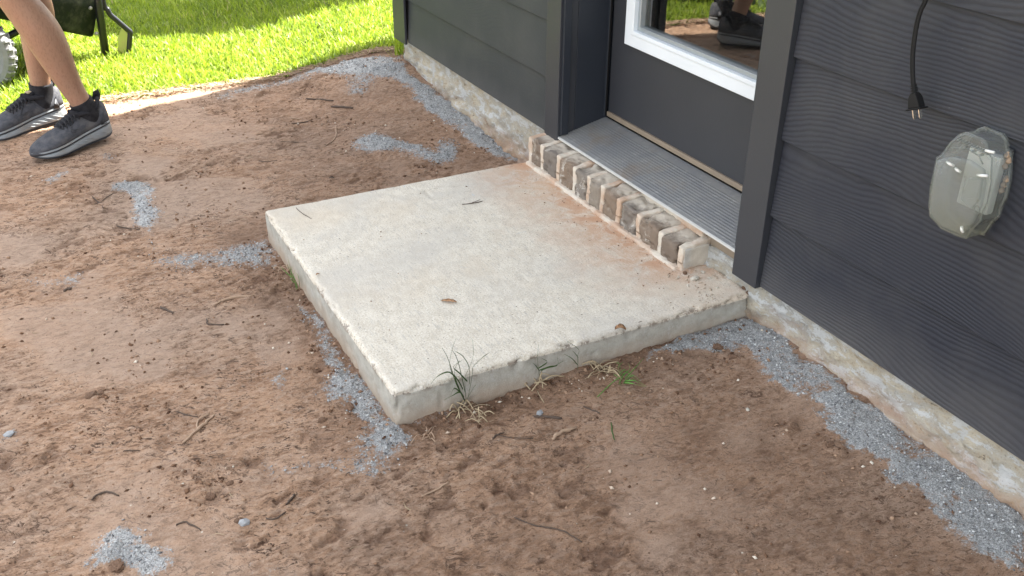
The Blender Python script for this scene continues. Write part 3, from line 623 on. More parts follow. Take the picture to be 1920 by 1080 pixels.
for (x0, x1, z1, st) in ((-2.165, -.90, .084, .008), (-.8999, 1.1, .050, .008), (1.1001, XR, .050, .03)):
    if x0 < -1: Vv, Qq = wallgrid(x0, x1, -.35, z1, 0, .20, st, fdisp); Vs_, Qs_ = Vv, Qq
    else:
        Vv, Qq = wallgrid(x0, x1, -.35, z1, 0, .20, st, fdisp); Qs_ = np.concatenate([Qs_, Qq+len(Vs_)]); Vs_ = np.concatenate([Vs_, Vv])
fd = fast('foundation', Vs_, Qs_, None, [M['found']], parent=house, smooth=False)
b = MB(); b.box((-2.15, .201, -.35), (-1.95, 6, .07)); b.build('side_foundation', M['found'], house)
# siding boards, tilted like clapboard
def boards(name, x0, x1, z0, h, z1, mat, joints=()):
    b = MB(); z = z0; i = 0
    while z < z1:
        t = min(z+h+.012, z1+.01)
        prof = [(-.0265, z), (-.0165, t), (-.006, t), (-.006, z)]
        b.rings([[(x0, yy, zz) for yy, zz in prof], [(x1, yy, zz) for yy, zz in prof]]); z += h; i += 1
    return b.build(name, mat, house, bevel=.0012, seg=1)
boards('siding', -2.063, -.9465, .086, .167, 2.7, M['sidingL'])
boards('siding', .0445, XR, .045, .176, 2.7, M['siding'])
b = MB(); b.box((-2.16, -.006, .084), (-.9, .10, 2.72)).box((-2.16, .1, .084), (-2.02, 6, 2.72)).box((.0, -.006, .0505), (XR, .10, 2.72)).box((-.9, -.006, 2.1), (0., .10, 2.72)).box((XR-.1, .1, -.2), (XR, 6, 2.72)).box((-2.0, 5.9, -.2), (XR-.1, 6, 2.72)); b.build('wall_core', M['inside'], house)
b = MB(); b.box((-2.02, .2, .02), (XR-.1, 5.9, .09)); b.build('interior_floor', M['inside'], house)
b = MB(); b.box((-2.185, -.038, .078), (-2.064, -.0285, 2.7)).box((-2.185, -.0284, .078), (-2.176, .11, 2.7)); b.build('corner_trim', M['trim'], house, bevel=.002)
b = MB()   # brick return of the side wall, mortar courses
for r in range(34):
    z = .078+r*.077; o = 0 if r % 2 else .1
    for c in range(8): y0 = .112+c*.2+(-o if c else 0); b.box((-2.197, y0, z+.005), (-2.161, y0+.19, z+.072), 0)
b.box((-2.190, .111, .078), (-2.1605, 1.75, 2.7), 1); b.build('side_brick_wall', [M['brownwall'], M['mortar']], house)
# door surround
b = MB(); b.box((-.9460, -.038, .062), (-.868, .02, 2.16)); b.build('door_trim', M['trim'], house, bevel=.002)
b = MB(); b.box((-.0400, -.038, .040), (.0440, .02, 2.16)); b.build('door_trim', M['trim'], house, bevel=.002)
b = MB(); b.box((-.90, -.036, 2.161), (.0, .02, 2.26)); b.build('door_trim', M['trim'], house, bevel=.002)
for s_, xo, xi in ((1, -.90, -.868), (-1, -.0085, -.0405)):
    b = MB(); a, c = sorted((xo, xi)); b.box((a, .0205, .10), (c, .16, 2.12))
    xx = xi+s_*.010; a, c = sorted((xi, xx)); b.box((a, -.030, .106), (c, -.006, 2.12)); b.box((a, .118, .14), (c-.0*s_, .128, 2.12)); b.build('door_jamb', M['jamb'], house, bevel=.0015)
b = MB(); b.tube([(-.8575, .122, .146), (-.8575, .122, 2.1)], .0032, 8); b.build('weatherstrip', M['rubber'], house, smooth=True)
# threshold: ribbed aluminium ramp on a dark base
zf = .100; zb = .137
b = MB(); N = 162; y0, y1 = -.033, .128; P = []
for i in range(N+1):
    t = i/N; yy = y0+(y1-y0)*t; rib = (0, .0002, .0005, .0007, .0008, .0007, .0005, .0002, 0)[i % 9] if .05 < t < .83 else 0
    P.append((yy, zf+(zb-zf)*t+rib))
P = [(y0-.003, zf-.006), (y0-.003, zf-.001)]+P+[(y1, zf-.004), (y0+.003, zf-.006)]
b.rings([[(-.8665, a, c) for a, c in P], [(-.0415, a, c) for a, c in P]]); b.build('threshold', M['sill'], house)
b = MB(); b.box((-.8665, -.004, .052), (-.0415, .20, .0955)); b.build('threshold_base', M['oak'], house, bevel=.002)
# door leaf in plane y = .128
YD = .128
door = empty('door', (-.45, YD, .15), None, None); door.parent = house; door.location = (-.45+.45, YD, .15)
b = MB(); gx0, gx1, gz0, gz1 = -.775, -.135, .382, 1.98
b.box((-.853, YD, .160), (gx0+.02, YD+.044, 2.10)).box((gx1-.02, YD, .160), (-.046, YD+.044, 2.10)).box((gx0+.0201, YD, .160), (gx1-.0201, YD+.044, gz0+.02)).box((gx0+.0201, YD, gz1-.02), (gx1-.0201, YD+.044, 2.10))
b.build('door_panel', M['door'], door)
def frame(name, x0, x1, z0, z1, w_, ya, yb, mat, bev=.003):
    b = MB()
    def fr(X0, X1, Z0, Z1, W, A, B):
        o = [(X0, Z0), (X1, Z0), (X1, Z1), (X0, Z1)]; i = [(X0+W, Z0+W), (X1-W, Z0+W), (X1-W, Z1-W), (X0+W, Z1-W)]
        for k in range(4):
            l = (k+1) % 4; v = []
            for yy in (A, B): v += [(o[k][0], yy, o[k][1]), (o[l][0], yy, o[l][1]), (i[l][0], yy, i[l][1]), (i[k][0], yy, i[k][1])]
            b.add(v, [(0, 1, 2, 3), (4, 7, 6, 5), (0, 4, 5, 1), (2, 6, 7, 3)])
    fr(x0, x1, z0, z1, w_, ya, yb)
    return b, fr
b, fr = frame('', gx0, gx1, gz0, gz1, .040, YD-.012, YD+.01, None); fr(gx0+.034, gx1-.034, gz0+.034, gz1-.034, .012, YD-.0155, YD+.0101)
lf = b.build('lite_frame', M['white'], door, bevel=.002)
b, fr = frame('', gx0+.046, gx1-.046, gz0+.046, gz1-.046, .012, YD-.002, YD+.022, None); b.build('glazing_bead', M['spacer'], door, bevel=.0015)
b = MB(); b.box((gx0+.05, YD+.014, gz0+.05), (gx1-.05, YD+.018, gz1-.05)); b.build('glass_pane', M['glass'], door)
b = MB(); b.box((-.853, YD-.006, .145), (-.046, YD+.010, .1595)); b.build('door_sweep', M['oak'], door, bevel=.0015)
# roof with deep overhang (unseen; left edge slanted to lay the shade line on the dirt)
b = MB(); Hh = 2.73
b.prism([(-2.42, -.62, Hh), (4.2, -.62, Hh), (4.2, 6.6, Hh+.02), (-3.4, 6.6, Hh+.02), (-2.78, .97, Hh)], (0, 0, .16)); rf = b.build('roof', [M['roof']], house)
b = MB(); b.prism([(-2.40, -.60, Hh-.012), (4.18, -.60, Hh-.012), (4.18, 0, Hh-.012), (-2.52, 0, Hh-.012)], (0, 0, .010)); b.build('soffit', M['soffit'], house)
b = MB(); b.box((-2.42, -.646, Hh-.02), (4.2, -.621, Hh+.17)); b.build('fascia', M['trim'], house)
# brick step: ten headers with smeared mortar
bs = empty('brick_step', (-.55, -.05, 0), None, None); bs.parent = house; bs.location = (-.55+.45, -.05, 0)
jx = [-.936, -.862, -.768, -.680, -.604, -.532, -.450, -.392, -.352][:1]
edges = [-.940, -.866, -.770, -.678, -.602, -.532, -.450, -.356, -.258, -.176]
topz = [.088, .090, .089, .088, .090, .085, .078, .073, .066]
rb = np.random.RandomState(5); AV = []; AQ = []; AR = []; base = 0
for i in range(9):
    x0, x1 = edges[i]+.0075, edges[i+1]-.0075; zt = topz[i]-.001-.004*rb.rand(); y0b, y1b = -.095+.006*rb.rand(), .004
    sxx, syy, szz = x1-x0, y1b-y0b, zt+.02
    def bd(V, n, i=i):
        W = V+np.array([i*1.3, 0, 0]); V = V-n*(.008*ss(.48, .68, fbm(W[:, 0]*45, W[:, 1]*45, W[:, 2]*45, 3, 91))+.002*(vnoise(W[:, 0]*120, W[:, 1]*120, W[:, 2]*120, 92)-.5))[:, None]
        V[:, 2] += (V[:, 1])*.10*(V[:, 2] > 0); return V
    V, q = rbox((sxx, syy, szz), .009, .005, bd)
    V = V+np.array([(x0+x1)/2, (y0b+y1b)/2, (zt-.02)/2]); AV.append(V); AQ.append(q+base); AR.append(np.full(len(q), rb.rand())); base += len(V)
V, q = rbox((.012, .074, .052), .004, .005, lambda V, n: V+n*(.004*(fbm(V[:, 0]*60, V[:, 1]*60, V[:, 2]*60, 3, 98)-.5))[:, None]); AV.append(V+np.array([-.168, -.046, .030])); AQ.append(q+base); AR.append(np.full(len(q), 1.)); base += len(V)
fast('brick', np.concatenate(AV), np.concatenate(AQ), None, [M['brick']], parent=bs, smooth=True, fattr=dict(rnd=np.concatenate(AR)))
def mort(V, n):
    W = V+np.array([3., 0, 0]); d = -.0085+.011*ss(.42, .6, fbm(W[:, 0]*28, W[:, 1]*16, W[:, 2]*20, 4, 93))+.003*(fbm(W[:, 0]*90, W[:, 1]*90, W[:, 2]*90, 2, 94)-.5)
    V = V+n*d[:, None]; return V
AV = []; AQ = []; base = 0
for i in range(10):
    zt = (topz[min(i, 8)]+topz[max(i-1, 0)])/2+.001; V, q = rbox((.0200, .0955, zt+.018), .004, .004, lambda V, n: V+n*(.004*(fbm(V[:, 0]*90+i*3.1, V[:, 1]*60, V[:, 2]*60+i, 3, 93)-.5))[:, None]*np.array([1.6, 1, 1])+np.stack([.011*(fbm(V[:, 1]*30+i*2.2, V[:, 2]*30, 0, 2, 95)-.5), 0*V[:, 0], .10*V[:, 1]*(V[:, 2] > 0)], -1))
    V = V+np.array([edges[i], -.0412, (zt-.024)/2]); AV.append(V); AQ.append(q+base); base += len(V)
# lip of mortar along the back under the threshold and along the base
V, q = rbox((.75, .030, .030), .006, .006, lambda V, n: V+n*(.006*(fbm(V[:, 0]*40, V[:, 1]*40, V[:, 2]*40, 3, 96)-.5))[:, None]); AV.append(V+np.array([-.56, -.004, .078])); AQ.append(q+base); base += len(V)
V, q = rbox((.77, .022, .016), .005, .005, lambda V, n: V+n*(.010*(fbm(V[:, 0]*35, V[:, 1]*50, V[:, 2]*50, 3, 97)-.5))[:, None]); AV.append(V+np.array([-.558, -.092, .0])); AQ.append(q+base)
fast('mortar_joints', np.concatenate(AV), np.concatenate(AQ), None, [M['mortar']], parent=bs, smooth=True)

# ------------------------------------------------------------------ outlet cover
YB = -.075
def wp(p, y=YB): q = at(p, y=y); return (q.x, q.z)
front = [wp(p) for p in [(1800,252),(1812,248),(1844,261),(1851,270),(1853,288),(1860,296),(1858,345),(1851,380),(1842,398),(1838,414),(1826,426),(1812,447),(1800,444),(1765,428),(1744,405),(1742,385),(1745,350),(1757,296),(1766,290),(1782,268)]]
cxm = sum(p[0] for p in front)/len(front); czm = sum(p[1] for p in front)/len(front)
oc = empty('outlet_cover', (cxm, -.027, czm), 'clouded clear plastic outlet cover box on the dark siding', 'outlet cover')
def sc(P, k, y): return [(cxm+(x-cxm)*k, y, czm+(z-czm)*k) for x, z in P]
b = MB(); R0 = [sc(front, .99, -.030), sc(front, 1.0, -.034), sc(front, 1.0, -.0735), sc(front, .985, -.0765), sc(front, .955, -.078), sc(front, .93, -.0765), sc(front, .5, -.0775), sc(front, .02, -.078)]
b.rings(R0, 0, False, True); b.build('lid', M['cover'], oc)
b = MB(); b.rings([sc(front, 1.03, -.0275), sc(front, 1.04, -.034), sc(front, .98, -.0345), sc(front, .97, -.0275)], 0, False, False); b.build('rim', M['cover'], oc)
b = MB(); b.box((cxm-.028, -.046, czm-.050), (cxm+.034, -.0275, czm+.052)); b.build('receptacle', M['outlet'], oc, bevel=.004)
b = MB(); b.box((cxm-.040, -.0280, czm-.066), (cxm+.040, -.0235, czm+.066)); b.build('back_plate', M['blackp'], oc, bevel=.002)
b = MB()
for i in range(14):
    p = (1800+i*5.3, 262+i*2.6) if i < 11 else (1812+(i-11)*14, 276+(i-11)*7); q = at(p, y=-.0775); b.tube([(q.x, -.074, q.z), (q.x, -.0835, q.z)], [.0028, .0016], 8)
b.tube([tuple(at(p, y=-.0775)) for p in [(1776,280),(1790,276),(1815,280),(1835,292),(1843,308)]], .0013, 6); b.build('hinge_ribs', M['cover'], oc, smooth=True)
for pp in [[(1775,303),(1789,311)], [(1791,315),(1802,323)], [(1832,328),(1852,330)], [(1803,424),(1806,436)], [(1848,282),(1865,286)]]:
    b = MB(); a_, c_ = at(pp[0], y=-.083), at(pp[1], y=-.083); b.tube([a_, (a_+c_)/2+Vector((0, -.0012, 0)), c_], [.0022, .0027, .0022], 8); b.build('latch_tab', M['outlet'], oc, smooth=True)
b = MB(); q = at((1832,393), y=-.081)
b.tube([(q.x+.0055*math.cos(a), -.0815, q.z+.0065*math.sin(a)) for a in np.linspace(0, 2*math.pi, 17)], .0015, 6); b.build('padlock_ring', M['cover'], oc, smooth=True)
b = MB(); b.tube([tuple(at(p, y=-.079)) for p in [(1802,374),(1812,330),(1808,331)]], .0009, 5); b.tube([tuple(at(p, y=-.079)) for p in [(1815,372),(1830,374),(1842,330)]], .0009, 5); b.build('inner_ridge', M['cover'], oc, smooth=True)
for nm, PP, yy, th in (('door_panel', [(1760,300),(1790,292),(1822,300),(1848,318),(1850,345),(1843,385),(1826,418),(1808,440),(1768,424),(1748,402),(1747,384),(1750,350)], -.0785, .007), ('raised_boss', [(1820,333),(1845,334),(1838,374),(1822,392),(1803,372)], -.0857, .005)):
    P = [V_ for V_ in (at(p, y=yy) for p in PP)]; cx_ = sum(q.x for q in P)/len(P); cz_ = sum(q.z for q in P)/len(P); b = MB()
    b.rings([[(cx_+(q.x-cx_)*k, yy-d, cz_+(q.z-cz_)*k) for q in P] for k, d in ((1, 0), (.985, th*.7), (.94, th), (.02, th))], 0, False, True); b.build(nm, M['cover'], oc)
b = MB(); P = [at(p, y=-.0735) for p in [(1800,252),(1812,248),(1844,261),(1851,270),(1853,288),(1860,296),(1858,345),(1851,380),(1842,398),(1838,414),(1826,426),(1812,447),(1800,444),(1765,428),(1744,405),(1742,385),(1745,350),(1757,296),(1766,290),(1782,268)]]
b.tube(P+[P[0]], .0013, 6); b.build('moulded_edge', M['cover'], oc, smooth=True)
# crumbs of old sealant at the right edge
b = MB(); r = random.Random(4)
for p in [(1890,290),(1893,300),(1887,310),(1888,335),(1884,345),(1880,355)]:
    q = at(p, y=-.030); b.tube([(q.x, q.y-.004, q.z-.004), (q.x+.004, q.y-.008, q.z), (q.x+.002, q.y-.004, q.z+.006)], [.003, .005, .002], 6)
b.build('old_sealant', M['palewood'], oc)

# ------------------------------------------------------------------ hanging power cord
CY = -.060
pts = [(1760,-330),(1752,-150),(1742,-40),(1735,0),(1726,20),(1719,45),(1714,75),(1711,105),(1711,135),(1712.5,160)]
cp = [at(p, y=CY) for p in pts]; cp = [Vector((cp[0].x+.02, -.035, 2.3)), Vector((cp[0].x+.01, -.045, 1.6))]+cp
def smoothp(P, n=6):
    out = []
    for i in range(len(P)-1):
        p0 = P[max(i-1, 0)]; p1 = P[i]; p2 = P[i+1]; p3 = P[min(i+2, len(P)-1)]
        for k in range(n):
            t = k/n; out.append(.5*((2*p1)+(p2-p0)*t+(2*p0-5*p1+4*p2-p3)*t*t+(3*p1-p0-3*p2+p3)*t**3))
    return out+[P[-1]]
cord = empty('power_cord', tuple(cp[-1]), 'black power cord with two prong plug hanging over the siding', 'power cord')
b = MB(); side = Vector((.0026, 0, 0)); sp_ = smoothp(cp)
b.tube([q-side*.8 for q in sp_], .0027, 8).tube([q+side*.8 for q in sp_], .0027, 8); b.build('cable', M['rubber'], cord, smooth=True)
A = at((1713,158), y=CY); B = at((1719,207), y=CY); ax_ = (B-A); ln = ax_.length; ax_.normalize(); sd_ = Vector((ax_.z*-1, 0, ax_.x)); sd_ = sd_ if sd_.x > 0 else -sd_; fo = Vector((0, -1, 0))
plug = empty('plug', tuple(A), None, None); plug.parent = cord; plug.location = A-Vector(cord.location)
b = MB()
for i in range(4):
    c = A+ax_*(.001+i*.0042); b.tube([c, c+ax_*.0026], [.0058+.0004*i]*2, 12)
b.tube([A, A+ax_*.018], .0042, 10); b.build('strain_relief', M['rubber'], plug, smooth=False)
def rect(c, w_, d_): return [c-sd_*w_-fo*d_, c+sd_*w_-fo*d_, c+sd_*w_+fo*d_, c-sd_*w_+fo*d_]
b = MB(); b.rings([rect(A+ax_*.015, .0058, .006), rect(A+ax_*.022, .0095, .0075), rect(A+ax_*.036, .012, .0078), rect(A+ax_*.040, .0125, .0078)]); b.rings([rect(A+ax_*.0402, .0165, .0095), rect(A+ax_*.0435, .0165, .0095)]); b.build('plug_body', M['rubber'], plug, bevel=.0012)
for s_ in (-1, 1):
    c = A+ax_*.0436+sd_*(s_*.0066); b = MB(); b.rings([rect(c, .0009, .0032), rect(c+ax_*.013, .0009, .0032), rect(c+ax_*.016, .0008, .0018)]); b.build('prong', M['steel'], plug)

# ------------------------------------------------------------------ person (only the shins and shoes are in the frame)
heelN = Vector((-2.012, -1.168, -.078)); toeN = Vector((-1.868, -1.428, -.090))
heelF = Vector((-2.236, -1.288, -.072)); toeF = Vector((-2.120, -1.570, -.088))
person = empty('person', (-2.08, -1.35, -.09), 'person in dark grey running shoes and black ankle socks stepping across the dirt', 'person')
def shoe(heel, toe, mirror, S=1.0):
    d = (toe-heel); L = d.length; d.normalize(); lat = Vector((0, 0, 1)).cross(d).normalized(); up = d.cross(lat)
    if mirror: lat2 = -lat
    else: lat2 = lat
    X = Matrix(((d.x, lat2.x, up.x, heel.x), (d.y, lat2.y, up.y, heel.y), (d.z, lat2.z, up.z, heel.z), (0, 0, 0, 1)))
    root = empty('shoe', tuple(heel), None, None); root.parent = person; root.location = heel-Vector(person.location)
    # outline of the foot (t, inner width, outer width)
    T = np.array([0, .03, .08, .16, .28, .42, .55, .68, .80, .89, .95, .985, 1.0])
    wi = np.array([.010, .026, .034, .037, .033, .031, .038, .046, .047, .040, .029, .017, .004])
    wo = np.array([.010, .026, .034, .038, .038, .039, .044, .050, .048, .038, .026, .014, .004])
    st = np.array([.050, .052, .052, .051, .047, .042, .038, .035, .032, .030, .029, .028, .027])   # top of midsole
    sb = np.array([.018, .008, .002, 0, 0, 0, 0, 0, .001, .005, .010, .014, .018])                   # rocker bottom
    ut = np.array([.105, .118, .122, .112, .106, .110, .094, .076, .064, .054, .046, .040, .034])    # top line of the upper
    tt = np.concatenate([np.linspace(0, .1, 8), np.linspace(.13, .88, 24), np.linspace(.9, 1, 10)])
    I = lambda a: np.interp(tt, T, a)
    Wi, Wo, St, Sb, Ut = map(I, (wi, wo, st, sb, ut)); X_s = tt*L
    def ringsole(z0f, z1f, fl0, fl1, n=18):
        rg = []
        for k in range(len(tt)):
            x = X_s[k]; a, c = Wi[k], Wo[k]; z0 = z0f(k); z1 = z1f(k); r = []
            pr = [(0, fl0*.8, 0), (0, fl0, .10), (1, (fl0+fl1)/2+.03, .45), (1, fl1, .8), (1, fl1-.03, .97), (1, 0, 1.)]
            prof = [(-.0, 0)]
            ys = [fl0*.86, fl0, (fl0+fl1)/2+.02, (fl0+fl1)/2-.01, fl1, fl1-.05]; zs = [0, .12, .4, .62, .86, 1.]
            for yv, zv in zip(ys, zs): r.append((x, -a*yv, z0+(z1-z0)*zv))
            for yv, zv in list(zip(ys, zs))[::-1]: r.append((x, c*yv, z0+(z1-z0)*zv))
            rg.append(r)
        return rg
    b = MB(); b.rings(ringsole(lambda k: Sb[k]+.006, lambda k: St[k]-.009, 1.10, 1.04))
    ms = b.build('midsole', M['foam'], root, smooth=True, xf=X)
    b = MB(); b.rings(ringsole(lambda k: Sb[k], lambda k: Sb[k]+.007, 1.0, 1.09)); b.build('outsole', M['foamd'], root, xf=X)
    b = MB(); b.rings(ringsole(lambda k: St[k]-.0088, lambda k: St[k]-.0045, 1.03, 1.04)); b.build('sole_line', M['foamd'], root, xf=X)
    b = MB(); b.rings(ringsole(lambda k: St[k]-.0043, lambda k: St[k]+.003, 1.05, 1.03)); b.build('sole_band', M['foam'], root, xf=X)
    # diagonal wedge ridges on the thick heel
    for sg, wd in ((1, wo), (-1, wi)):
        b = MB()
        for k in range(5):
            P = []
            for q in range(7):
                t = .05+k*.085+q*.028; zz = np.interp(t, T, sb)+.010+(q/6)**1.4*(np.interp(t, T, st)-.024); P.append((t*L, sg*(np.interp(t, T, wd)*1.085+.0003), zz))
            b.tube(P, [.0004, .0011, .0016, .0017, .0015, .0009, .0003], 6)
        b.build('sole_ridge', M['foam'], root, smooth=True, xf=X)
    # upper
    b = MB(); rg = []
    for k in range(len(tt)):
        x = X_s[k]; a, c = Wi[k], Wo[k]; z0 = St[k]-.002; h = max(Ut[k]-z0, .006); t = tt[k]; r = []; n = 21
        for j in range(n):
            u = -1+2*j/(n-1); an = u*math.pi/2
            yy = math.sin(an); prof = math.cos(an)
            top = ss(.0, .2, t)*(1-ss(.45, .75, t))     # narrower instep ridge
            e = .62+.25*(t > .5)*ss(.5, .95, t)*0
            yv = (abs(yy)**(1.25+.9*top))*(1 if yy > 0 else -1); zv = prof**(.62 if t > .6 else .72)
            wdt = c if yy > 0 else a
            bulge = 1+.05*math.sin(min(1, zv)*math.pi)
            r.append((x, yv*wdt*bulge, z0+h*zv))
        rg.append(r)
    b.rings(rg); up_ = b.build('upper', M['knit'], root, smooth=True, xf=X)
    # toe bumper
    b = MB(); rg = []
    for k in range(len(tt)-8, len(tt)):
        x = X_s[k]; f_ = ss(len(tt)-9, len(tt)-3, k); r = []
        for j in range(15):
            u = -1+2*j/14; an = u*math.pi/2; c = Wo[k] if u > 0 else Wi[k]; hh = (St[k]-.004)+(max(Ut[k]-St[k], .004)*(.10+.55*f_))*math.cos(an)**.4
            r.append((x+.0018, math.sin(an)*c*1.05, hh if abs(u) < .98 else St[k]-.008))
        rg.append(r)
    b.rings(rg, 0, False, True); b.build('toe_cap', M['foamd'], root, smooth=True, xf=X)
    # padded collar and heel counter
    b = MB(); P = []
    for j in range(25):
        a = 2*math.pi*j/24; cxx = .30*L*.82; xx = .075+.052*math.cos(a); yy = .031*math.sin(a); zz = .122-.019*math.sin(a)**2*(1)-(.006 if math.cos(a) > .6 else 0)+(.010 if math.cos(a) < -.7 else 0)
        P.append((xx, yy, zz))
    b.tube(P, .0075, 10, cap=False); b.build('collar', M['collar'], root, smooth=True, xf=X)
    b = MB(); b.tube([(.020, 0, .120), (.010, 0, .138), (.012, 0, .152), (.022, 0, .150), (.026, 0, .136)], .0045, 8, flat=2.0); b.build('pull_tab', M['collar'], root, smooth=True, xf=X)
    b = MB(); b.rings([[(x, y*k2, z) for x, y, z in [(.004, -.012, .060), (.003, 0, .062), (.004, .012, .060), (.030, .0385, .052), (.052, .0400, .053), (.036, .0365, .085), (.010, .014, .100), (.006, 0, .105), (.010, -.014, .100), (.036, -.0355, .085), (.052, -.0385, .053), (.030, -.0375, .052)]] for k2 in (1.0, 1.035)]); b.build('heel_counter', M['foamd'], root, smooth=True, xf=X)
    # tongue and laces
    b = MB(); rg = []
    for t in np.linspace(.30, .62, 9):
        zt = np.interp(t, T, ut)+.003+.016*ss(.40, .30, t); w_ = .019-.004*ss(.3, .62, t); rg.append([(t*L, -w_, zt-.007), (t*L, -w_*.6, zt+.001), (t*L, w_*.6, zt+.001), (t*L, w_, zt-.007), (t*L, 0, zt-.014)])
    b.rings(rg); b.build('tongue', M['collar'], root, smooth=True, xf=X)
    b = MB(); t0 = .325; zt = np.interp(t0, T, ut)+.016; b.box((t0*L-.004, -.011, zt-.003), (t0*L+.014, .011, zt+.001)); b.build('tongue_label', M['straw'], root, xf=X)
    b = MB()
    for k in range(6):
        t = .385+k*.042; zt = np.interp(t, T, ut)
        b.tube([(t*L+.004, -.0255, zt-.016), (t*L, -.017, zt-.001), (t*L-.002, 0, zt+.005), (t*L, .017, zt-.001), (t*L+.004, .0265, zt-.017)], .0023, 7)
        b.tube([(t*L+.008, -.0215, zt-.009), (t*L+.018, 0, zt+.002), (t*L+.004, .0235, zt-.011)], .0019, 6)
    b.build('laces', M['lace'], root, smooth=True, xf=X)
    # emblem on each side: a double stroke S
    for sg, wd in ((1, wo), (-1, wi)):
        b = MB()
        for off in (0, .0048):
            P = []
            for (u, v) in [(.014, .013), (.004, .0155), (-.006, .010), (.006, .0), (.010, -.005), (0, -.010), (-.014, -.008)]:
                t = (.150+u*1.15+off)/L*1.0; zz = .077+v-off; z0 = np.interp(t, T, st); hh = np.interp(t, T, ut)-z0; zn = min(.98, max(.05, (zz-z0)/hh))
                an = math.acos(min(1, zn**(1/.72))); tp = ss(0, .2, t)*(1-ss(.45, .75, t)); yv = math.sin(an)**(1.25+.9*tp)*np.interp(t, T, wd)*(1+.05*math.sin(zn*math.pi)); P.append((t*L, sg*(yv+.0006), zz))
            b.tube(P, [.0004, .0011, .0012, .0012, .0012, .0011, .0004], 6)
        b.build('emblem', M['logo'], root, smooth=True, xf=X)
    return root, X
shN, XN = shoe(heelN, toeN, False); shF, XF = shoe(heelF, toeF, True)
ankN = XN @ Vector((.072, 0, .110)); ankF = XF @ Vector((.060, 0, .112))
V3 = Vector
kneeN = V3((-1.96, -1.388, .455)); kneeF = V3((-2.19, -1.318, .455)); hipN = V3((-2.02, -1.20, .82)); hipF = V3((-2.17, -1.20, .82))
verts = []; eds = []; rad = []
def jn(p, r, par=None):
    verts.append(tuple(p)); rad.append(r if hasattr(r, '__len__') else (r, r))
    if par is not None: eds.append((par, len(verts)-1))
    return len(verts)-1
pel = jn((-2.095, -1.21, .84), (.115, .105))
def leg(hip, knee, ank, X):
    a = jn(hip, .085, pel); a = jn(hip.lerp(knee, .3), .082, a); a = jn(hip.lerp(knee, .7), .066, a); a = jn(knee, .058, a)
    back = V3((0, .012, 0))
    for t, r, o in ((.10, .056, .2), (.22, .062, 1), (.36, .067, 1.5), (.50, .062, 1.2), (.64, .052, .6), (.78, .042, .1), (.90, .0365, 0), (.97, .0365, 0)):
        a = jn(knee.lerp(ank, t)+back*o, r, a)
    a = jn(ank, .034, a); a = jn(X @ V3((.070, 0, .070)), .032, a); a = jn(X @ V3((.13, 0, .062)), (.030, .024), a); jn(X @ V3((.20, 0, .050)), (.030, .014), a)
leg(hipN, kneeN, ankN, XN); leg(hipF, kneeF, ankF, XF)
a = jn((-2.09, -1.25, .98), (.125, .095), pel); a = jn((-2.08, -1.32, 1.14), (.14, .10), a); ch = jn((-2.07, -1.40, 1.28), (.15, .105), a)
nk = jn((-2.06, -1.46, 1.38), .060, ch); nk = jn((-2.06, -1.49, 1.44), .052, nk); hd = jn((-2.06, -1.52, 1.50), (.070, .080), nk); hd = jn((-2.06, -1.53, 1.56), (.078, .095), hd); jn((-2.06, -1.515, 1.62), (.068, .085), hd)
for s_ in (-1, 1):
    sh = jn((-2.07-s_*.16, -1.40, 1.31), .055, ch); el = jn((-2.07-s_*.23, -1.40, 1.16), .043, sh); el = jn((-2.07-s_*.27, -1.42, 1.03), .038, el); wr = jn((-2.07-s_*.27, -1.55, .93), .032, el); wr = jn((-2.07-s_*.26, -1.64, .87), .024, wr)
    pm = jn((-2.07-s_*.26, -1.70, .835), (.034, .018), wr)
    for f in range(4):
        o = (f-1.5)*.019; q = jn((-2.07-s_*.26+o, -1.745, .81), .0085, pm); q = jn((-2.07-s_*.26+o*1.05, -1.775+.004*abs(f-1.5), .785), .008, q); jn((-2.07-s_*.26+o*1.05, -1.785+.006*abs(f-1.5), .758), .0065, q)
    q = jn((-2.07-s_*.225, -1.70, .815), .010, pm); jn((-2.07-s_*.21, -1.735, .79), .0085, q)
me = bpy.data.meshes.new('body'); me.from_pydata(verts, eds, [])
body = finish('body', me, [M['skin']], person)
sk = body.modifiers.new('skin', 'SKIN'); sk.use_smooth_shade = True
for v, r in zip(me.skin_vertices[0].data, rad): v.radius = r
me.skin_vertices[0].data[0].use_root = True
ssf = body.modifiers.new('sub', 'SUBSURF'); ssf.levels = 2; ssf.render_levels = 2
def sleeve(name, P, Rr, mat, n=20, parent=person, fl=1.):
    b = MB(); P = smoothp([V3(p) for p in P], 5); Rr = list(np.interp(np.linspace(0, len(Rr)-1, len(P)), range(len(Rr)), Rr)); b.tube(P, Rr, n, flat=fl); return b.build(name, mat, parent, smooth=True)
for ak, kn, X in ((ankN, kneeN, XN), (ankF, kneeF, XF)):
    up_ = (kn-ak).normalized(); f0 = X @ V3((.068, 0, .080))
    sleeve('sock', [X @ V3((.066, 0, .060)), f0, ak, ak+up_*.030], [.036, .0385, .0385, .0390], M['sock'], 24)
b = MB()
b.tube([V3((-2.095, -1.20, .96)), V3((-2.095, -1.205, .88)), V3((-2.095, -1.21, .78))], [.135, .15, .14], 24)
for h_, k_ in ((hipN, kneeN), (hipF, kneeF)): b.tube([h_+V3((0, 0, .05)), h_.lerp(k_, .35), h_.lerp(k_, .80)], [.105, .102, .092], 24)
b.build('shorts', M['shorts'], person, smooth=True)
b = MB(); b.tube(smoothp([V3((-2.095, -1.20, .90)), V3((-2.09, -1.25, .99)), V3((-2.08, -1.33, 1.15)), V3((-2.07, -1.40, 1.29)), V3((-2.065, -1.44, 1.36))], 4), list(np.interp(np.linspace(0, 4, 17), range(5), [.15, .155, .165, .17, .08])), 24)
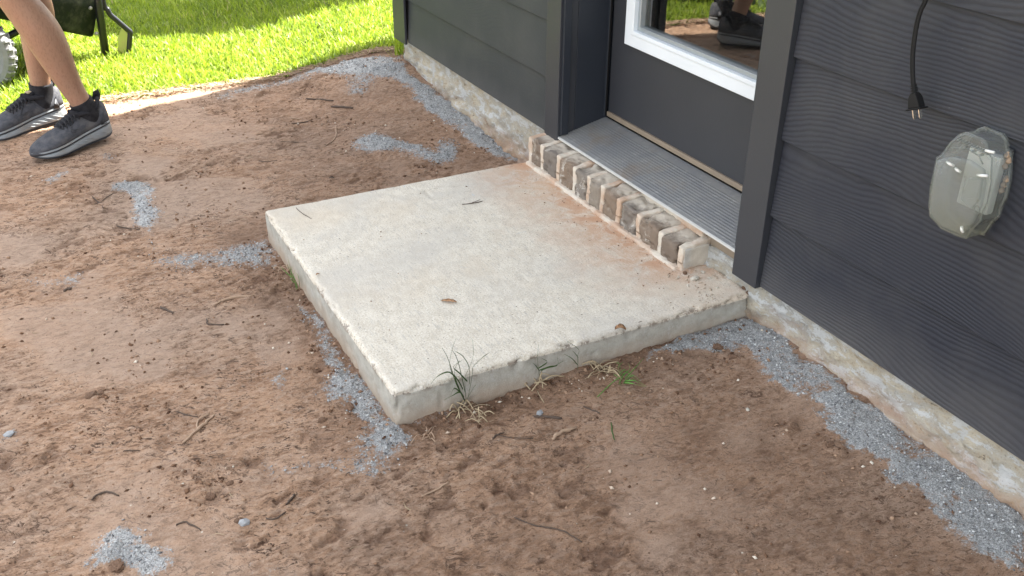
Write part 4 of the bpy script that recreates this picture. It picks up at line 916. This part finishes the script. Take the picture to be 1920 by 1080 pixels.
for s_ in (-1, 1): b.tube([V3((-2.07-s_*.08, -1.40, 1.32)), V3((-2.07-s_*.17, -1.40, 1.29)), V3((-2.07-s_*.235, -1.40, 1.15))], [.085, .075, .062], 18)
b.build('shirt', M['shirt'], person, smooth=True)
b = MB(); b.tube([V3((-2.06, -1.50, 1.585)), V3((-2.06, -1.495, 1.64)), V3((-2.06, -1.49, 1.685)), V3((-2.06, -1.49, 1.705))], [.098, .100, .075, .02], 20); b.build('hair', M['hair'], person, smooth=True)

# ------------------------------------------------------------------ wheelbarrow on the lawn
wb = empty('wheelbarrow', (-2.93, -1.06, -.09), 'dark green wheelbarrow with knobbly grey tyre standing on the lawn', 'wheelbarrow')
FW = V3((.54, -.84, 0)).normalized(); SDv = V3((-.84, -.54, 0))     # forward to the wheel, across
l0 = V3((-2.932, -1.059, -.10))
b = MB(); b.tube([l0, V3((-2.93, -1.045, .17)), V3((-2.93, -1.03, .40))], .0165, 12); b.build('leg', M['blackp'], wb, smooth=True)
l1 = l0+SDv*.44; b = MB(); b.tube([l1, l1+V3((0, .01, .27)), l1+V3((0, .02, .50))], .0165, 12); b.build('leg', M['blackp'], wb, smooth=True)
# bent brace behind the near leg
q0 = at((193,2), x=-2.94); q1 = at((207,28), x=-2.94); q2 = at((244,60), x=-2.94); q3 = at((238,106), x=-2.94); q3 = V3((q3.x, q3.y, -.095))
def strap(P, wdt, th, name, mat):
    b = MB(); rg = []
    for i, p in enumerate(P):
        t = (P[min(i+1, len(P)-1)]-P[max(i-1, 0)]).normalized(); nrm = t.cross(V3((-1, 0, 0))).normalized(); w2 = V3((-.45, -.9, 0)).normalized()*wdt
        rg.append([p-nrm*th, p-nrm*th+w2, p+nrm*th+w2, p+nrm*th])
    b.rings(rg); return b.build(name, mat, wb, bevel=.0015)
b = MB(); b.tube(smoothp([V3(q0)+V3((0, .005, .25)), q0, V3(q0).lerp(q1, .6), q1, V3(q1).lerp(q2, .3), V3(q1).lerp(q2, .8), q2, V3(q2).lerp(q3, .12), V3(q2).lerp(q3, .6), q3], 4), .0115, 10); b.build('brace', M['blackp'], wb, smooth=True)
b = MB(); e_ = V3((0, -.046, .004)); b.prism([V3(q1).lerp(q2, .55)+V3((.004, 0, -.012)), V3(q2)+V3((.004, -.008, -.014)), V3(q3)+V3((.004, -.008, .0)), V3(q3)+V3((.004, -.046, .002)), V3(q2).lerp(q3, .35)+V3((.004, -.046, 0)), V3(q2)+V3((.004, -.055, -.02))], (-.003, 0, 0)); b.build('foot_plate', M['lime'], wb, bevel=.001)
# tray: near side plane through the near leg
def T_(f, s, z): p = l0+FW*f+SDv*s; return V3((p.x, p.y, z))
b = MB(); zb0, zb1 = .020, .15
b.add([T_(.02, .02, zb0), T_(.34, .02, zb1), T_(.34, .42, zb1), T_(.02, .42, zb0), T_(-.10, -.05, .42), T_(.62, -.05, .40), T_(.62, .49, .40), T_(-.10, .49, .42)], [(0, 3, 2, 1), (0, 1, 5, 4), (1, 2, 6, 5), (2, 3, 7, 6), (3, 0, 4, 7)])
tr = b.build('tray', M['barrow'], wb, bevel=.012); so_ = tr.modifiers.new('sol', 'SOLIDIFY'); so_.thickness = .004
b = MB(); Pq = [T_(-.10, -.05, .42), T_(.62, -.05, .40), T_(.62, .49, .40), T_(-.10, .49, .42), T_(-.10, -.05, .42)]; b.tube(Pq, .009, 8); b.build('tray_rim', M['blackp'], wb, smooth=True)
for p in [(170,15),(181,63),(122,33),(131,39)]:
    q = at(p, x=-2.915); b = MB(); b.tube([q, q+V3((.008, -.003, 0))], [.0085, .006], 8); b.build('bolt', M['chrome'], wb, smooth=True)
# handles and fork
for s in (.02, .42):
    b = MB(); b.tube(smoothp([T_(-.85, s+(-.05 if s < .2 else .05), .56), T_(-.4, s, .44), T_(-.02, s, .26), T_(.30, s*.6+.09, .10), T_(.43, .22+(s-.22)*.30, .06)], 4), .014, 10); b.build('handle', M['blackp'], wb, smooth=True)
wc = V3(at((-52,100), z=.062)); wc = V3((wc.x, wc.y, .060))
wr_ = empty('wheel', tuple(wc), None, None); wr_.parent = wb; wr_.location = wc-V3(wb.location)
axw = V3((.80, -.28, 0)).normalized(); e1 = V3((0, 0, 1)); e2 = axw.cross(e1)
def wp3(r, a, o): return wc+e1*(r*math.cos(a))+e2*(r*math.sin(a))+axw*o
RT = .152
b = MB(); rg = []
for i in range(49):
    a = 2*math.pi*i/48; rg.append([wp3(RT-.05+r, a, o) for r, o in [(0, .020), (.018, .034), (.036, .034), (.047, .022), (.050, 0), (.047, -.022), (.036, -.034), (.018, -.034), (0, -.020)]])
b.rings(rg, 0, False, False)
for i in range(30):
    a = 2*math.pi*i/30
    for s_, da in ((1, 0), (-1, .105)):
        v = []
        for rr in (RT-.006, RT+.008):
            for (o, a2) in ((.004*s_, -.035), (.036*s_, .012), (.036*s_, .062), (.004*s_, .030)): v.append(wp3(rr-(.010 if abs(o) > .02 else 0), a+da+a2, o))
        b.add(v, [(0, 1, 2, 3), (4, 7, 6, 5), (0, 4, 5, 1), (1, 5, 6, 2), (2, 6, 7, 3), (3, 7, 4, 0)])
b.build('tyre', M['tyre'], wr_)
b = MB(); b.rings([[wp3(r, 2*math.pi*j/32, o) for j in range(32)] for r, o in ((.02, .035), (.03, .022), (.08, .015), (.104, .022), (.104, -.022), (.08, -.015), (.03, -.022), (.02, -.035))]); b.build('rim', M['rim'], wr_, smooth=True)

# ------------------------------------------------------------------ tree beside the lawn (its shade lies on the grass)
tree = empty('tree', (-5.0, 2.1, -.1), 'leafy tree standing behind the house beside the lawn', 'tree')
b = MB(); b.tube(smoothp([V3((-5.0, 2.1, -.15)), V3((-5.02, 2.08, 1.2)), V3((-4.97, 2.0, 2.6)), V3((-5.0, 1.95, 4.2))], 4), list(np.linspace(.12, .04, 13)), 12)
r = random.Random(8)
for i in range(14):
    z0 = 2.2+i*.14; a = i*2.4; p = V3((-5.0, 2.02, z0)); q = p+V3((math.cos(a), math.sin(a), .55))*r.uniform(.5, 1.0); b.tube([p, p.lerp(q, .5)+V3((0, 0, .06)), q], [.035, .022, .008], 7)
b.build('trunk', M['bark'], tree, smooth=True)
n = 34000; rt = np.random.RandomState(12); u = rt.randn(n, 3); u /= np.linalg.norm(u, axis=1, keepdims=True); rr = rt.rand(n)**(1/2.2)
C_ = np.array([-4.95, 1.85, 3.9])+u*rr[:, None]*np.array([1.30, 1.25, 1.2]); k = fbm(C_[:, 0]*1.9, C_[:, 1]*1.9, C_[:, 2]*1.9, 3, 99) > .31; C_ = C_[k]; n = len(C_)
A1 = rt.randn(n, 3); A1 /= np.linalg.norm(A1, axis=1, keepdims=True); B1 = np.cross(A1, rt.randn(n, 3)); B1 /= np.linalg.norm(B1, axis=1, keepdims=True)
Vt = np.stack([C_-A1*.085, C_+B1*.042, C_+A1*.085, C_-B1*.042], 1).reshape(-1, 3); fast('crown', Vt, np.arange(n*4).reshape(-1, 4), None, [M['tleaf']], parent=tree)

# ------------------------------------------------------------------ small things lying about
def gz(x, y): return float(ground_h(np.array([x]), np.array([y]))[0])
def on(p, z=None):
    q = ag(p)
    return V3((q.x, q.y, gz(q.x, q.y))) if z is None else V3(at(p, z=z))
def twig(pix, r, label, mat='wood', forks=(), slab_z=None, lift=.35, cat='twig', name='twig'):
    r *= .78
    P = [on(p, slab_z)+V3((0, 0, r*lift+.001)) for p in pix]; b = MB(); P2 = smoothp(P, 4); n = len(P2); rn = random.Random(int(pix[0][0]*7+pix[0][1]))
    P2 = [q+V3((rn.uniform(-1, 1), rn.uniform(-1, 1), 0))*r*.7 for q in P2]
    b.tube(P2, [r*(.55+.45*math.sin(math.pi*(.12+.8*i/(n-1))))*rn.uniform(.8, 1.2) for i in range(n)], 7)
    for f in forks:
        F = [on(p, slab_z)+V3((0, 0, r*lift+.002)) for p in f]; b.tube(smoothp(F, 3), r*.6, 6)
    return tag(b.build(name, M[mat], smooth=True), label, cat)
twig([(573,187),(600,189),(625,191)], .0042, 'thin dark stick lying left of a thicker one near the lawn')
twig([(622,202),(645,203),(663,204)], .0055, 'short dark bark piece lying near the lawn', cat='bark')
twig([(534,219),(548,221),(562,224)], .0028, 'short pale stick on the dirt near the lawn', 'palewood')
twig([(547,233),(566,231),(585,227)], .0025, 'thin brown twig just below the short pale stick')
twig([(630,236),(630,255),(622,265),(608,275)], .0028, 'curled pale brown root on the far dirt', 'palewood', cat='root', name='root')
twig([(527,264),(550,265),(575,266)], .0016, 'fine straight dark twig on the far dirt left of the curled root')
twig([(173,370),(185,378),(194,388)], .0028, 'small forked black twig beside the grey dust patch', forks=[[(186,380),(200,372),(214,359)], [(176,380),(186,378)]])
twig([(218,424),(240,428),(262,432)], .0024, 'dark twig just under the curved grey dust patch')
twig([(300,577),(312,584),(326,592)], .0036, 'short black stick left of the slab pointing down to the right')
twig([(388,602),(392,611),(420,613)], .0030, 'black L shaped twig left of the slab', cat='twig')
twig([(415,570),(440,563),(478,557)], .0048, 'rough grey brown stick coated in stone dust', 'palewood', forks=[[(400,578),(415,570)]])
twig([(120,545),(128,542),(134,541)], .0042, 'short black bark chip under the long pale dust streak', cat='bark')
twig([(345,830),(368,808),(385,795),(400,780)], .0042, 'straight brown stick with a forked tip on the near dirt', 'palewood', forks=[[(370,806),(372,790),(392,778)]])
twig([(331,773),(350,779),(372,783)], .0016, 'thin hooked root end above the forked brown stick')
twig([(172,941),(185,930),(205,927),(224,933)], .0024, 'dark arched twig left of the clumped soil')
twig([(330,986),(345,979),(360,985),(376,993)], .0022, 'thin bent twig above the large pale dust patch')
twig([(536,948),(545,938),(553,925)], .0030, 'short stubby dark stick in the near dirt')
twig([(498,972),(515,975),(530,966),(535,961)], .0022, 'small hooked dark twig right of the pale stone chip')
twig([(232,849),(240,848),(264,847)], .0014, 'hair thin straight root on the near left dirt')
twig([(1035,825),(1050,815),(1078,802)], .0052, 'grey brown stick lying between the slab and the bottom edge', 'palewood')
twig([(1002,782),(1025,783),(1055,785)], .0042, 'dark brown stick just under the grey chip near the weeds')
twig([(790,933),(815,920),(842,904)], .0024, 'pale straight stick in the middle of the near dirt', 'palewood')
twig([(965,970),(1000,985),(1030,990),(1060,998),(1090,1020)], .0019, 'long thin wavy root across the near dirt', cat='root', name='root')
twig([(925,828),(930,820),(944,814)], .0022, 'tiny dark forked twig below the big weed', forks=[[(930,820),(960,824),(1000,823)]])
twig([(1042,694),(1070,691),(1088,690)], .0024, 'pale straw lying right of the thin weed', 'straw', cat='straw', name='straw')
twig([(1094,762),(1110,768),(1124,776)], .0022, 'thin dark twig below the creeping grass')
twig([(866,384),(885,382),(905,378)], .0016, 'thin dark pine needle pair on top of the slab', 'wood', slab_z=.0, forks=[[(884,382),(900,376)]])
twig([(555,390),(566,400),(584,411)], .0012, 'fine bent dark stem on the slab near its left corner', slab_z=0)
twig([(1188,609),(1197,606),(1206,604)], .0026, 'black sliver of bark on the right edge of the slab', slab_z=-.004, cat='bark')
twig([(1145,792),(1148,805),(1152,822)], .0018, 'thin green sprig pressed into the near dirt', 'weed', cat='sprig', name='sprig')
twig([(485,300),(497,302),(520,300)], .0014, 'tiny brown root hair on the far dirt above the slab corner')
def leaf(p, L, W, az, label, z=None, curl=.004):
    c = on(p, z)+V3((0, 0, .0015)); b = MB(); d = V3((math.cos(az), math.sin(az), 0)); s = V3((-d.y, d.x, 0)); rg = []
    for i in range(9):
        t = i/8; w_ = W*math.sin(math.pi*min(1, .06+t*.92))**.8*(1+.25*math.sin(i*2.3)); q = c+d*(L*(t-.5))+V3((0, 0, curl*math.sin(t*3.1))); e = V3((0, 0, curl*.8))
        rg.append([q-s*w_+e, q, q+s*w_+e*1.3, q+V3((0, 0, .0006))+s*w_*.2])
    b.rings(rg); return tag(b.build('dead_leaf', M['leaf'], smooth=True), label, 'leaf')
leaf((842,567), .036, .0062, .93, 'narrow curled brown leaf in the middle of the slab top', 0, .0025)
leaf((1163,620), .024, .0075, 1.0, 'crumpled brown leaf on the right front edge of the slab', -.002, .006)
leaf((596,516), .010, .0028, 1.9, 'tiny rust coloured leaf scrap near the left front edge of the slab', 0, .002)
leaf((622,337), .016, .006, 1.2, 'small black leaf on the dirt behind the slab', None, .003).data.materials[0] = M['wood']
def lump(p, r, label, mat, cat, name, z=None, sq=.6, seed=0, detail=2):
    import bmesh
    r *= .8
    if mat == 'clod': detail = 4; sq *= .8
    bm = bmesh.new(); bmesh.ops.create_icosphere(bm, subdivisions=detail, radius=r); rn = random.Random(seed+int(p[0])); a = rn.uniform(0, 6); c = on(p, z)
    Vn = np.array([v.co for v in bm.verts]); nn = fbm(Vn[:, 0]/r*1.1+seed, Vn[:, 1]/r*1.1, Vn[:, 2]/r*1.1, 3, seed+2)
    n2 = fbm(Vn[:, 0]/r*3.5+seed, Vn[:, 1]/r*3.5, Vn[:, 2]/r*3.5, 3, seed+5, .6)
    for v, k, k2 in zip(bm.verts, nn, n2): v.co *= (.45+.8*k+(.75*(k2-.3) if detail > 2 else .1))
    bm.transform(Matrix.Translation(c+V3((0, 0, r*sq*.35))) @ Matrix.Rotation(a, 4, 'Z') @ Matrix.Diagonal((1.15, .85, sq, 1)))
    me = bpy.data.meshes.new(name); bm.to_mesh(me); bm.free(); return tag(finish(name, me, [M[mat]]), label, cat)
for i, (p, r, l) in enumerate([((1302,524), .013, 'largest pale mortar chunk at the right end of the brick step'), ((1284,513), .008, 'rust brown mortar chunk tucked under the last brick'), ((1318,511), .008, 'tan mortar chunk right of the largest pale one'), ((1330,522), .006, 'small cream mortar crumb nearest the door trim'), ((1352,503), .009, 'rough tan chunk beneath the end of the metal threshold'), ((1272,520), .005, 'small white mortar crumb left of the pale chunks'), ((1290,536), .005, 'flat pale mortar crumb in front of the rubble'), ((1368,520), .010, 'grey brown chunk against the foot of the door trim'), ((1390,530), .009, 'dark crumbly chunk at the slab corner by the door trim'), ((1345,540), .005, 'bluish grey mortar crumb near the slab edge'), ((1352,486), .012, 'dark dirt clump in the gap beside the last brick'), ((1368,498), .010, 'dark rotten chunk under the right tip of the metal threshold'), ((1407,549), .011, 'black root clump wedged between the slab corner and the foundation'), ((1395,541), .008, 'small dark root clump on the slab corner'), ((1310,548), .004, 'tiny white mortar crumb nearest the slab front edge')]):
    lump(p, r, l, 'clod' if 'dark' in l or 'rust' in l or 'black' in l else 'rubble', 'rubble', 'mortar_chunk', 0, .65, i*3)  # two dark lumps at the threshold tip are added for the shaded recess
lump((458,980), .013, 'angular pale blue grey stone chip half sunk in the near dirt', 'chip', 'stone', 'stone_chip', None, .7, 5, 1)
lump((448,975), .009, 'dark crumb of stone touching the pale stone chip', 'clod', 'stone', 'stone_chip', None, .7, 9, 1)
lump((1012,775), .014, 'grey flat stone chip on the dirt under the thin weed', 'chip', 'stone', 'stone_chip', None, .45, 6, 1)
lump((18,815), .014, 'pale grey stone chip at the far left of the near dirt', 'chip', 'stone', 'stone_chip', None, .4, 7, 1)
lump((605,790), .010, 'small dark pebble left of the slab near corner', 'clod', 'pebble', 'pebble', None, .7, 8, 1)
lump((1402,767), .006, 'small white pebble on the dirt right of the slab', 'rubble', 'pebble', 'pebble', None, .7, 11, 2)
for i, (p, r, l) in enumerate([((172,742), .013, 'black crumbly soil clod on the left dirt'), ((190,738), .009, 'smaller black clod right beside the crumbly left clod'), ((1490,800), .011, 'dark soil clod right of the slab near the wall gravel'), ((1554,838), .012, 'round dark soil clod nearest the gravel strip'), ((1345,655), .014, 'lumpy brown soil clod beside the gravel at the slab corner'), ((1375,668), .012, 'brown soil clod between the slab corner and the gravel strip'), ((395,930), .012, 'dark soil clod in the churned patch of near dirt'), ((372,905), .009, 'small dark soil clod at the left of the churned patch'), ((432,905), .010, 'dark soil clod at the right of the churned patch'), ((218,1062), .016, 'brown soil clod inside the large pale dust patch'), ((505,505), .012, 'soil clod at the left end of the slab front face'), ((655,770), .014, 'reddish soil clod beside the gravel at the near slab corner')]):
    lump(p, r, l, 'clod', 'soil clod', 'soil_clod', None, .55, 20+i, 3)

n = 520; x = -.20+.20*rs.rand(n)**.8; y = -.012-.125*rs.rand(n)**1.6; k = fbm(x*40, y*40, 0, 3, 58) > .50; x, y = x[k], y[k]
tag(stones('mortar_crumbs', x, y, np.zeros(len(x)), .0007+.0042*rs.rand(len(x))**6, M['rubcrumb'], rs), 'fine mortar and soil crumbs spilled at the end of the brick step', 'rubble', kind='stuff')
n = 420; x = rs.uniform(-.95, -.005, n); y = -.10-.015*rs.rand(n)**2*8; x2 = rs.uniform(-.955, -.01, n); y2 = rs.uniform(-.885, -.1, n); x = np.concatenate([x, x2[:90]]); y = np.concatenate([y, y2[:90]])
tag(stones('slab_grit', x, y, np.zeros(len(x)), .0006+.0024*rs.rand(len(x))**5, M['crumb'], rs), 'tiny soil grit scattered on the slab top', 'soil', kind='stuff')
# ------------------------------------------------------------------ weeds
def blade(b, P, w0, m=0, n=4):
    P = smoothp([V3(p) for p in P], n); k = len(P); rg = []
    for i, p in enumerate(P):
        t = (P[min(i+1, k-1)]-P[max(i-1, 0)]).normalized(); s = t.cross(V3((.5, .7, .2))).normalized()*w0*(1-.9*(i/(k-1))**1.5)
        nn = t.cross(s).normalized()*w0*.22; rg.append([p-s, p-nn*0.2, p+s, p+nn])
    b.rings(rg, m)
def weed(base, stems, w0, label, mat, yoff=-.012, cat='weed', name='weed', roots=0):
    """stems: photo polylines of each blade; they rise in a plane parallel to the camera's side of the slab"""
    o = on(base); rn = random.Random(int(base[0]))
    if base[0] > 700 and o.x < .018: o = V3(at(base, x=.018)); o.z = gz(o.x, o.y)
    root = empty(name, tuple(o), label, cat)
    for i, S in enumerate(stems):
        b = MB(); P = []
        for j, p in enumerate(S):
            dist = .014*rn.uniform(-1, 1)*j/len(S); q = at(p, x=o.x+dist) ; P.append(V3(q))
        blade(b, P, w0*rn.uniform(.8, 1.2)); b.build('blade', M[mat], root, smooth=True)
    return root
w_ = weed((872,752), [
  [(872,752),(855,718),(846,690),(838,668),(829,652)], [(866,740),(848,700),(843,682),(848,655),(855,634)], [(874,750),(872,710),(884,680),(888,660),(886,636)],
  [(878,745),(886,700),(887,688),(905,670),(918,661)], [(872,735),(862,690),(855,668),(848,657)], [(880,720),(880,690),(868,668),(852,658)], [(868,730),(858,712),(846,700),(836,698),(820,706),(808,720)],
  [(870,745),(862,735),(848,742),(833,750)], [(866,738),(852,728),(845,742)], [(876,715),(862,700),(850,688),(866,676)], [(876,748),(886,730),(892,722)], [(862,732),(852,702),(856,685),(862,676)]],
  .0024, 'tall thin dark green weed growing against the right face of the slab', 'weed')
# extra seed-stalk hints
weed((1012,706), [[(1012,706),(1009,688),(1008,668),(1010,646)], [(1010,690),(1020,684),(1026,678),(1016,672)], [(1011,700),(1024,690),(1040,686),(1056,677)], [(1012,696),(1004,685),(999,680)], [(1013,694),(1030,688),(1046,684),(1045,670)]], .0021, 'thin sparse dark weed against the middle of the slab right face', 'weed')
weed((1085,694), [[(1083,694),(1084,672),(1080,665),(1074,658)], [(1083,684),(1072,672),(1058,664)], [(1082,682),(1074,680)], [(1084,690),(1083,668),(1085,655),(1064,640)]], .0021, 'small grey green weed sprout right of the thin sparse weed', 'weed')
weed((555,548), [[(556,546),(552,524),(546,508),(540,486)], [(557,540),(549,518),(538,496)], [(560,548),(556,530),(551,518),(553,506)], [(548,520),(538,512),(526,500)], [(562,538),(560,520),(556,512)], [(552,530),(545,520),(548,500)]], .0021, 'small green grass tuft at the left face of the slab', 'weedl', cat='grass', name='grass_tuft')
b_ = empty('creeping_grass', tuple(on((1175,712))), 'low bright green creeping grass sprig on the dirt beside the slab', 'grass')
rn = random.Random(2)
for (a, c, e) in [((1120,745),(1150,728),(1172,715)), ((1165,700),(1160,690),(1155,684)), ((1172,712),(1190,700),(1206,682)), ((1172,715),(1190,722),(1212,728)), ((1170,718),(1185,728),(1208,732)), ((1168,712),(1158,700),(1168,683)), ((1166,705),(1180,700),(1178,690)), ((1160,722),(1172,712),(1186,716)), ((1168,720),(1180,716),(1196,724)), ((1160,708),(1170,702),(1180,708)), ((1165,722),(1158,714),(1150,706)), ((1172,716),(1186,711),(1200,718))]:
    P = [on(a)+V3((0, 0, .003)), on(c)+V3((0, 0, rn.uniform(.008, .02))), on(e)+V3((0, 0, rn.uniform(.004, .02)))]; b = MB(); blade(b, P, .0022); b.build('blade', M['weedl'], b_, smooth=True)
def straw_tuft(c, n, R0, label, seed):
    o = on(c); root = empty('straw_tuft', tuple(o), label, 'dry grass'); rn = random.Random(seed); b = MB()
    for i in range(n):
        a = rn.uniform(0, 6.28); l = R0*rn.uniform(.5, 1.2); s = o+V3((rn.uniform(-1, 1), rn.uniform(-1, 1), 0))*R0*.45; s.z = gz(s.x, s.y)+.001; d = V3((math.cos(a), math.sin(a), 0))
        e = s+d*l; e.z = max(gz(e.x, e.y), o.z-.01)+rn.uniform(.001, .012); m_ = s.lerp(e, .5)+V3((rn.uniform(-.1, .1)*l, rn.uniform(-.1, .1)*l, rn.uniform(.003, .016)))
        b.tube(smoothp([s, m_, e], 3), rn.uniform(.0006, .0015), 5)
    b.build('stems', M['straw' if seed % 2 else 'palewood'], root, smooth=True)
straw_tuft((1125,692), 22, .045, 'largest tangle of dry straw stems beside the creeping grass', 1)
straw_tuft((1005,725), 12, .045, 'dry straw stems fanned out under the thin weed', 3)
straw_tuft((868,770), 14, .035, 'pale roots and straw at the foot of the tall weed', 5)
straw_tuft((545,515), 18, .035, 'brown dead stems around the green tuft at the left face', 4)
straw_tuft((905,790), 9, .03, 'short pale straw bits below the tall weed', 7)
straw_tuft((800,820), 9, .03, 'brown rootlets in the churned soil by the near slab corner', 6)
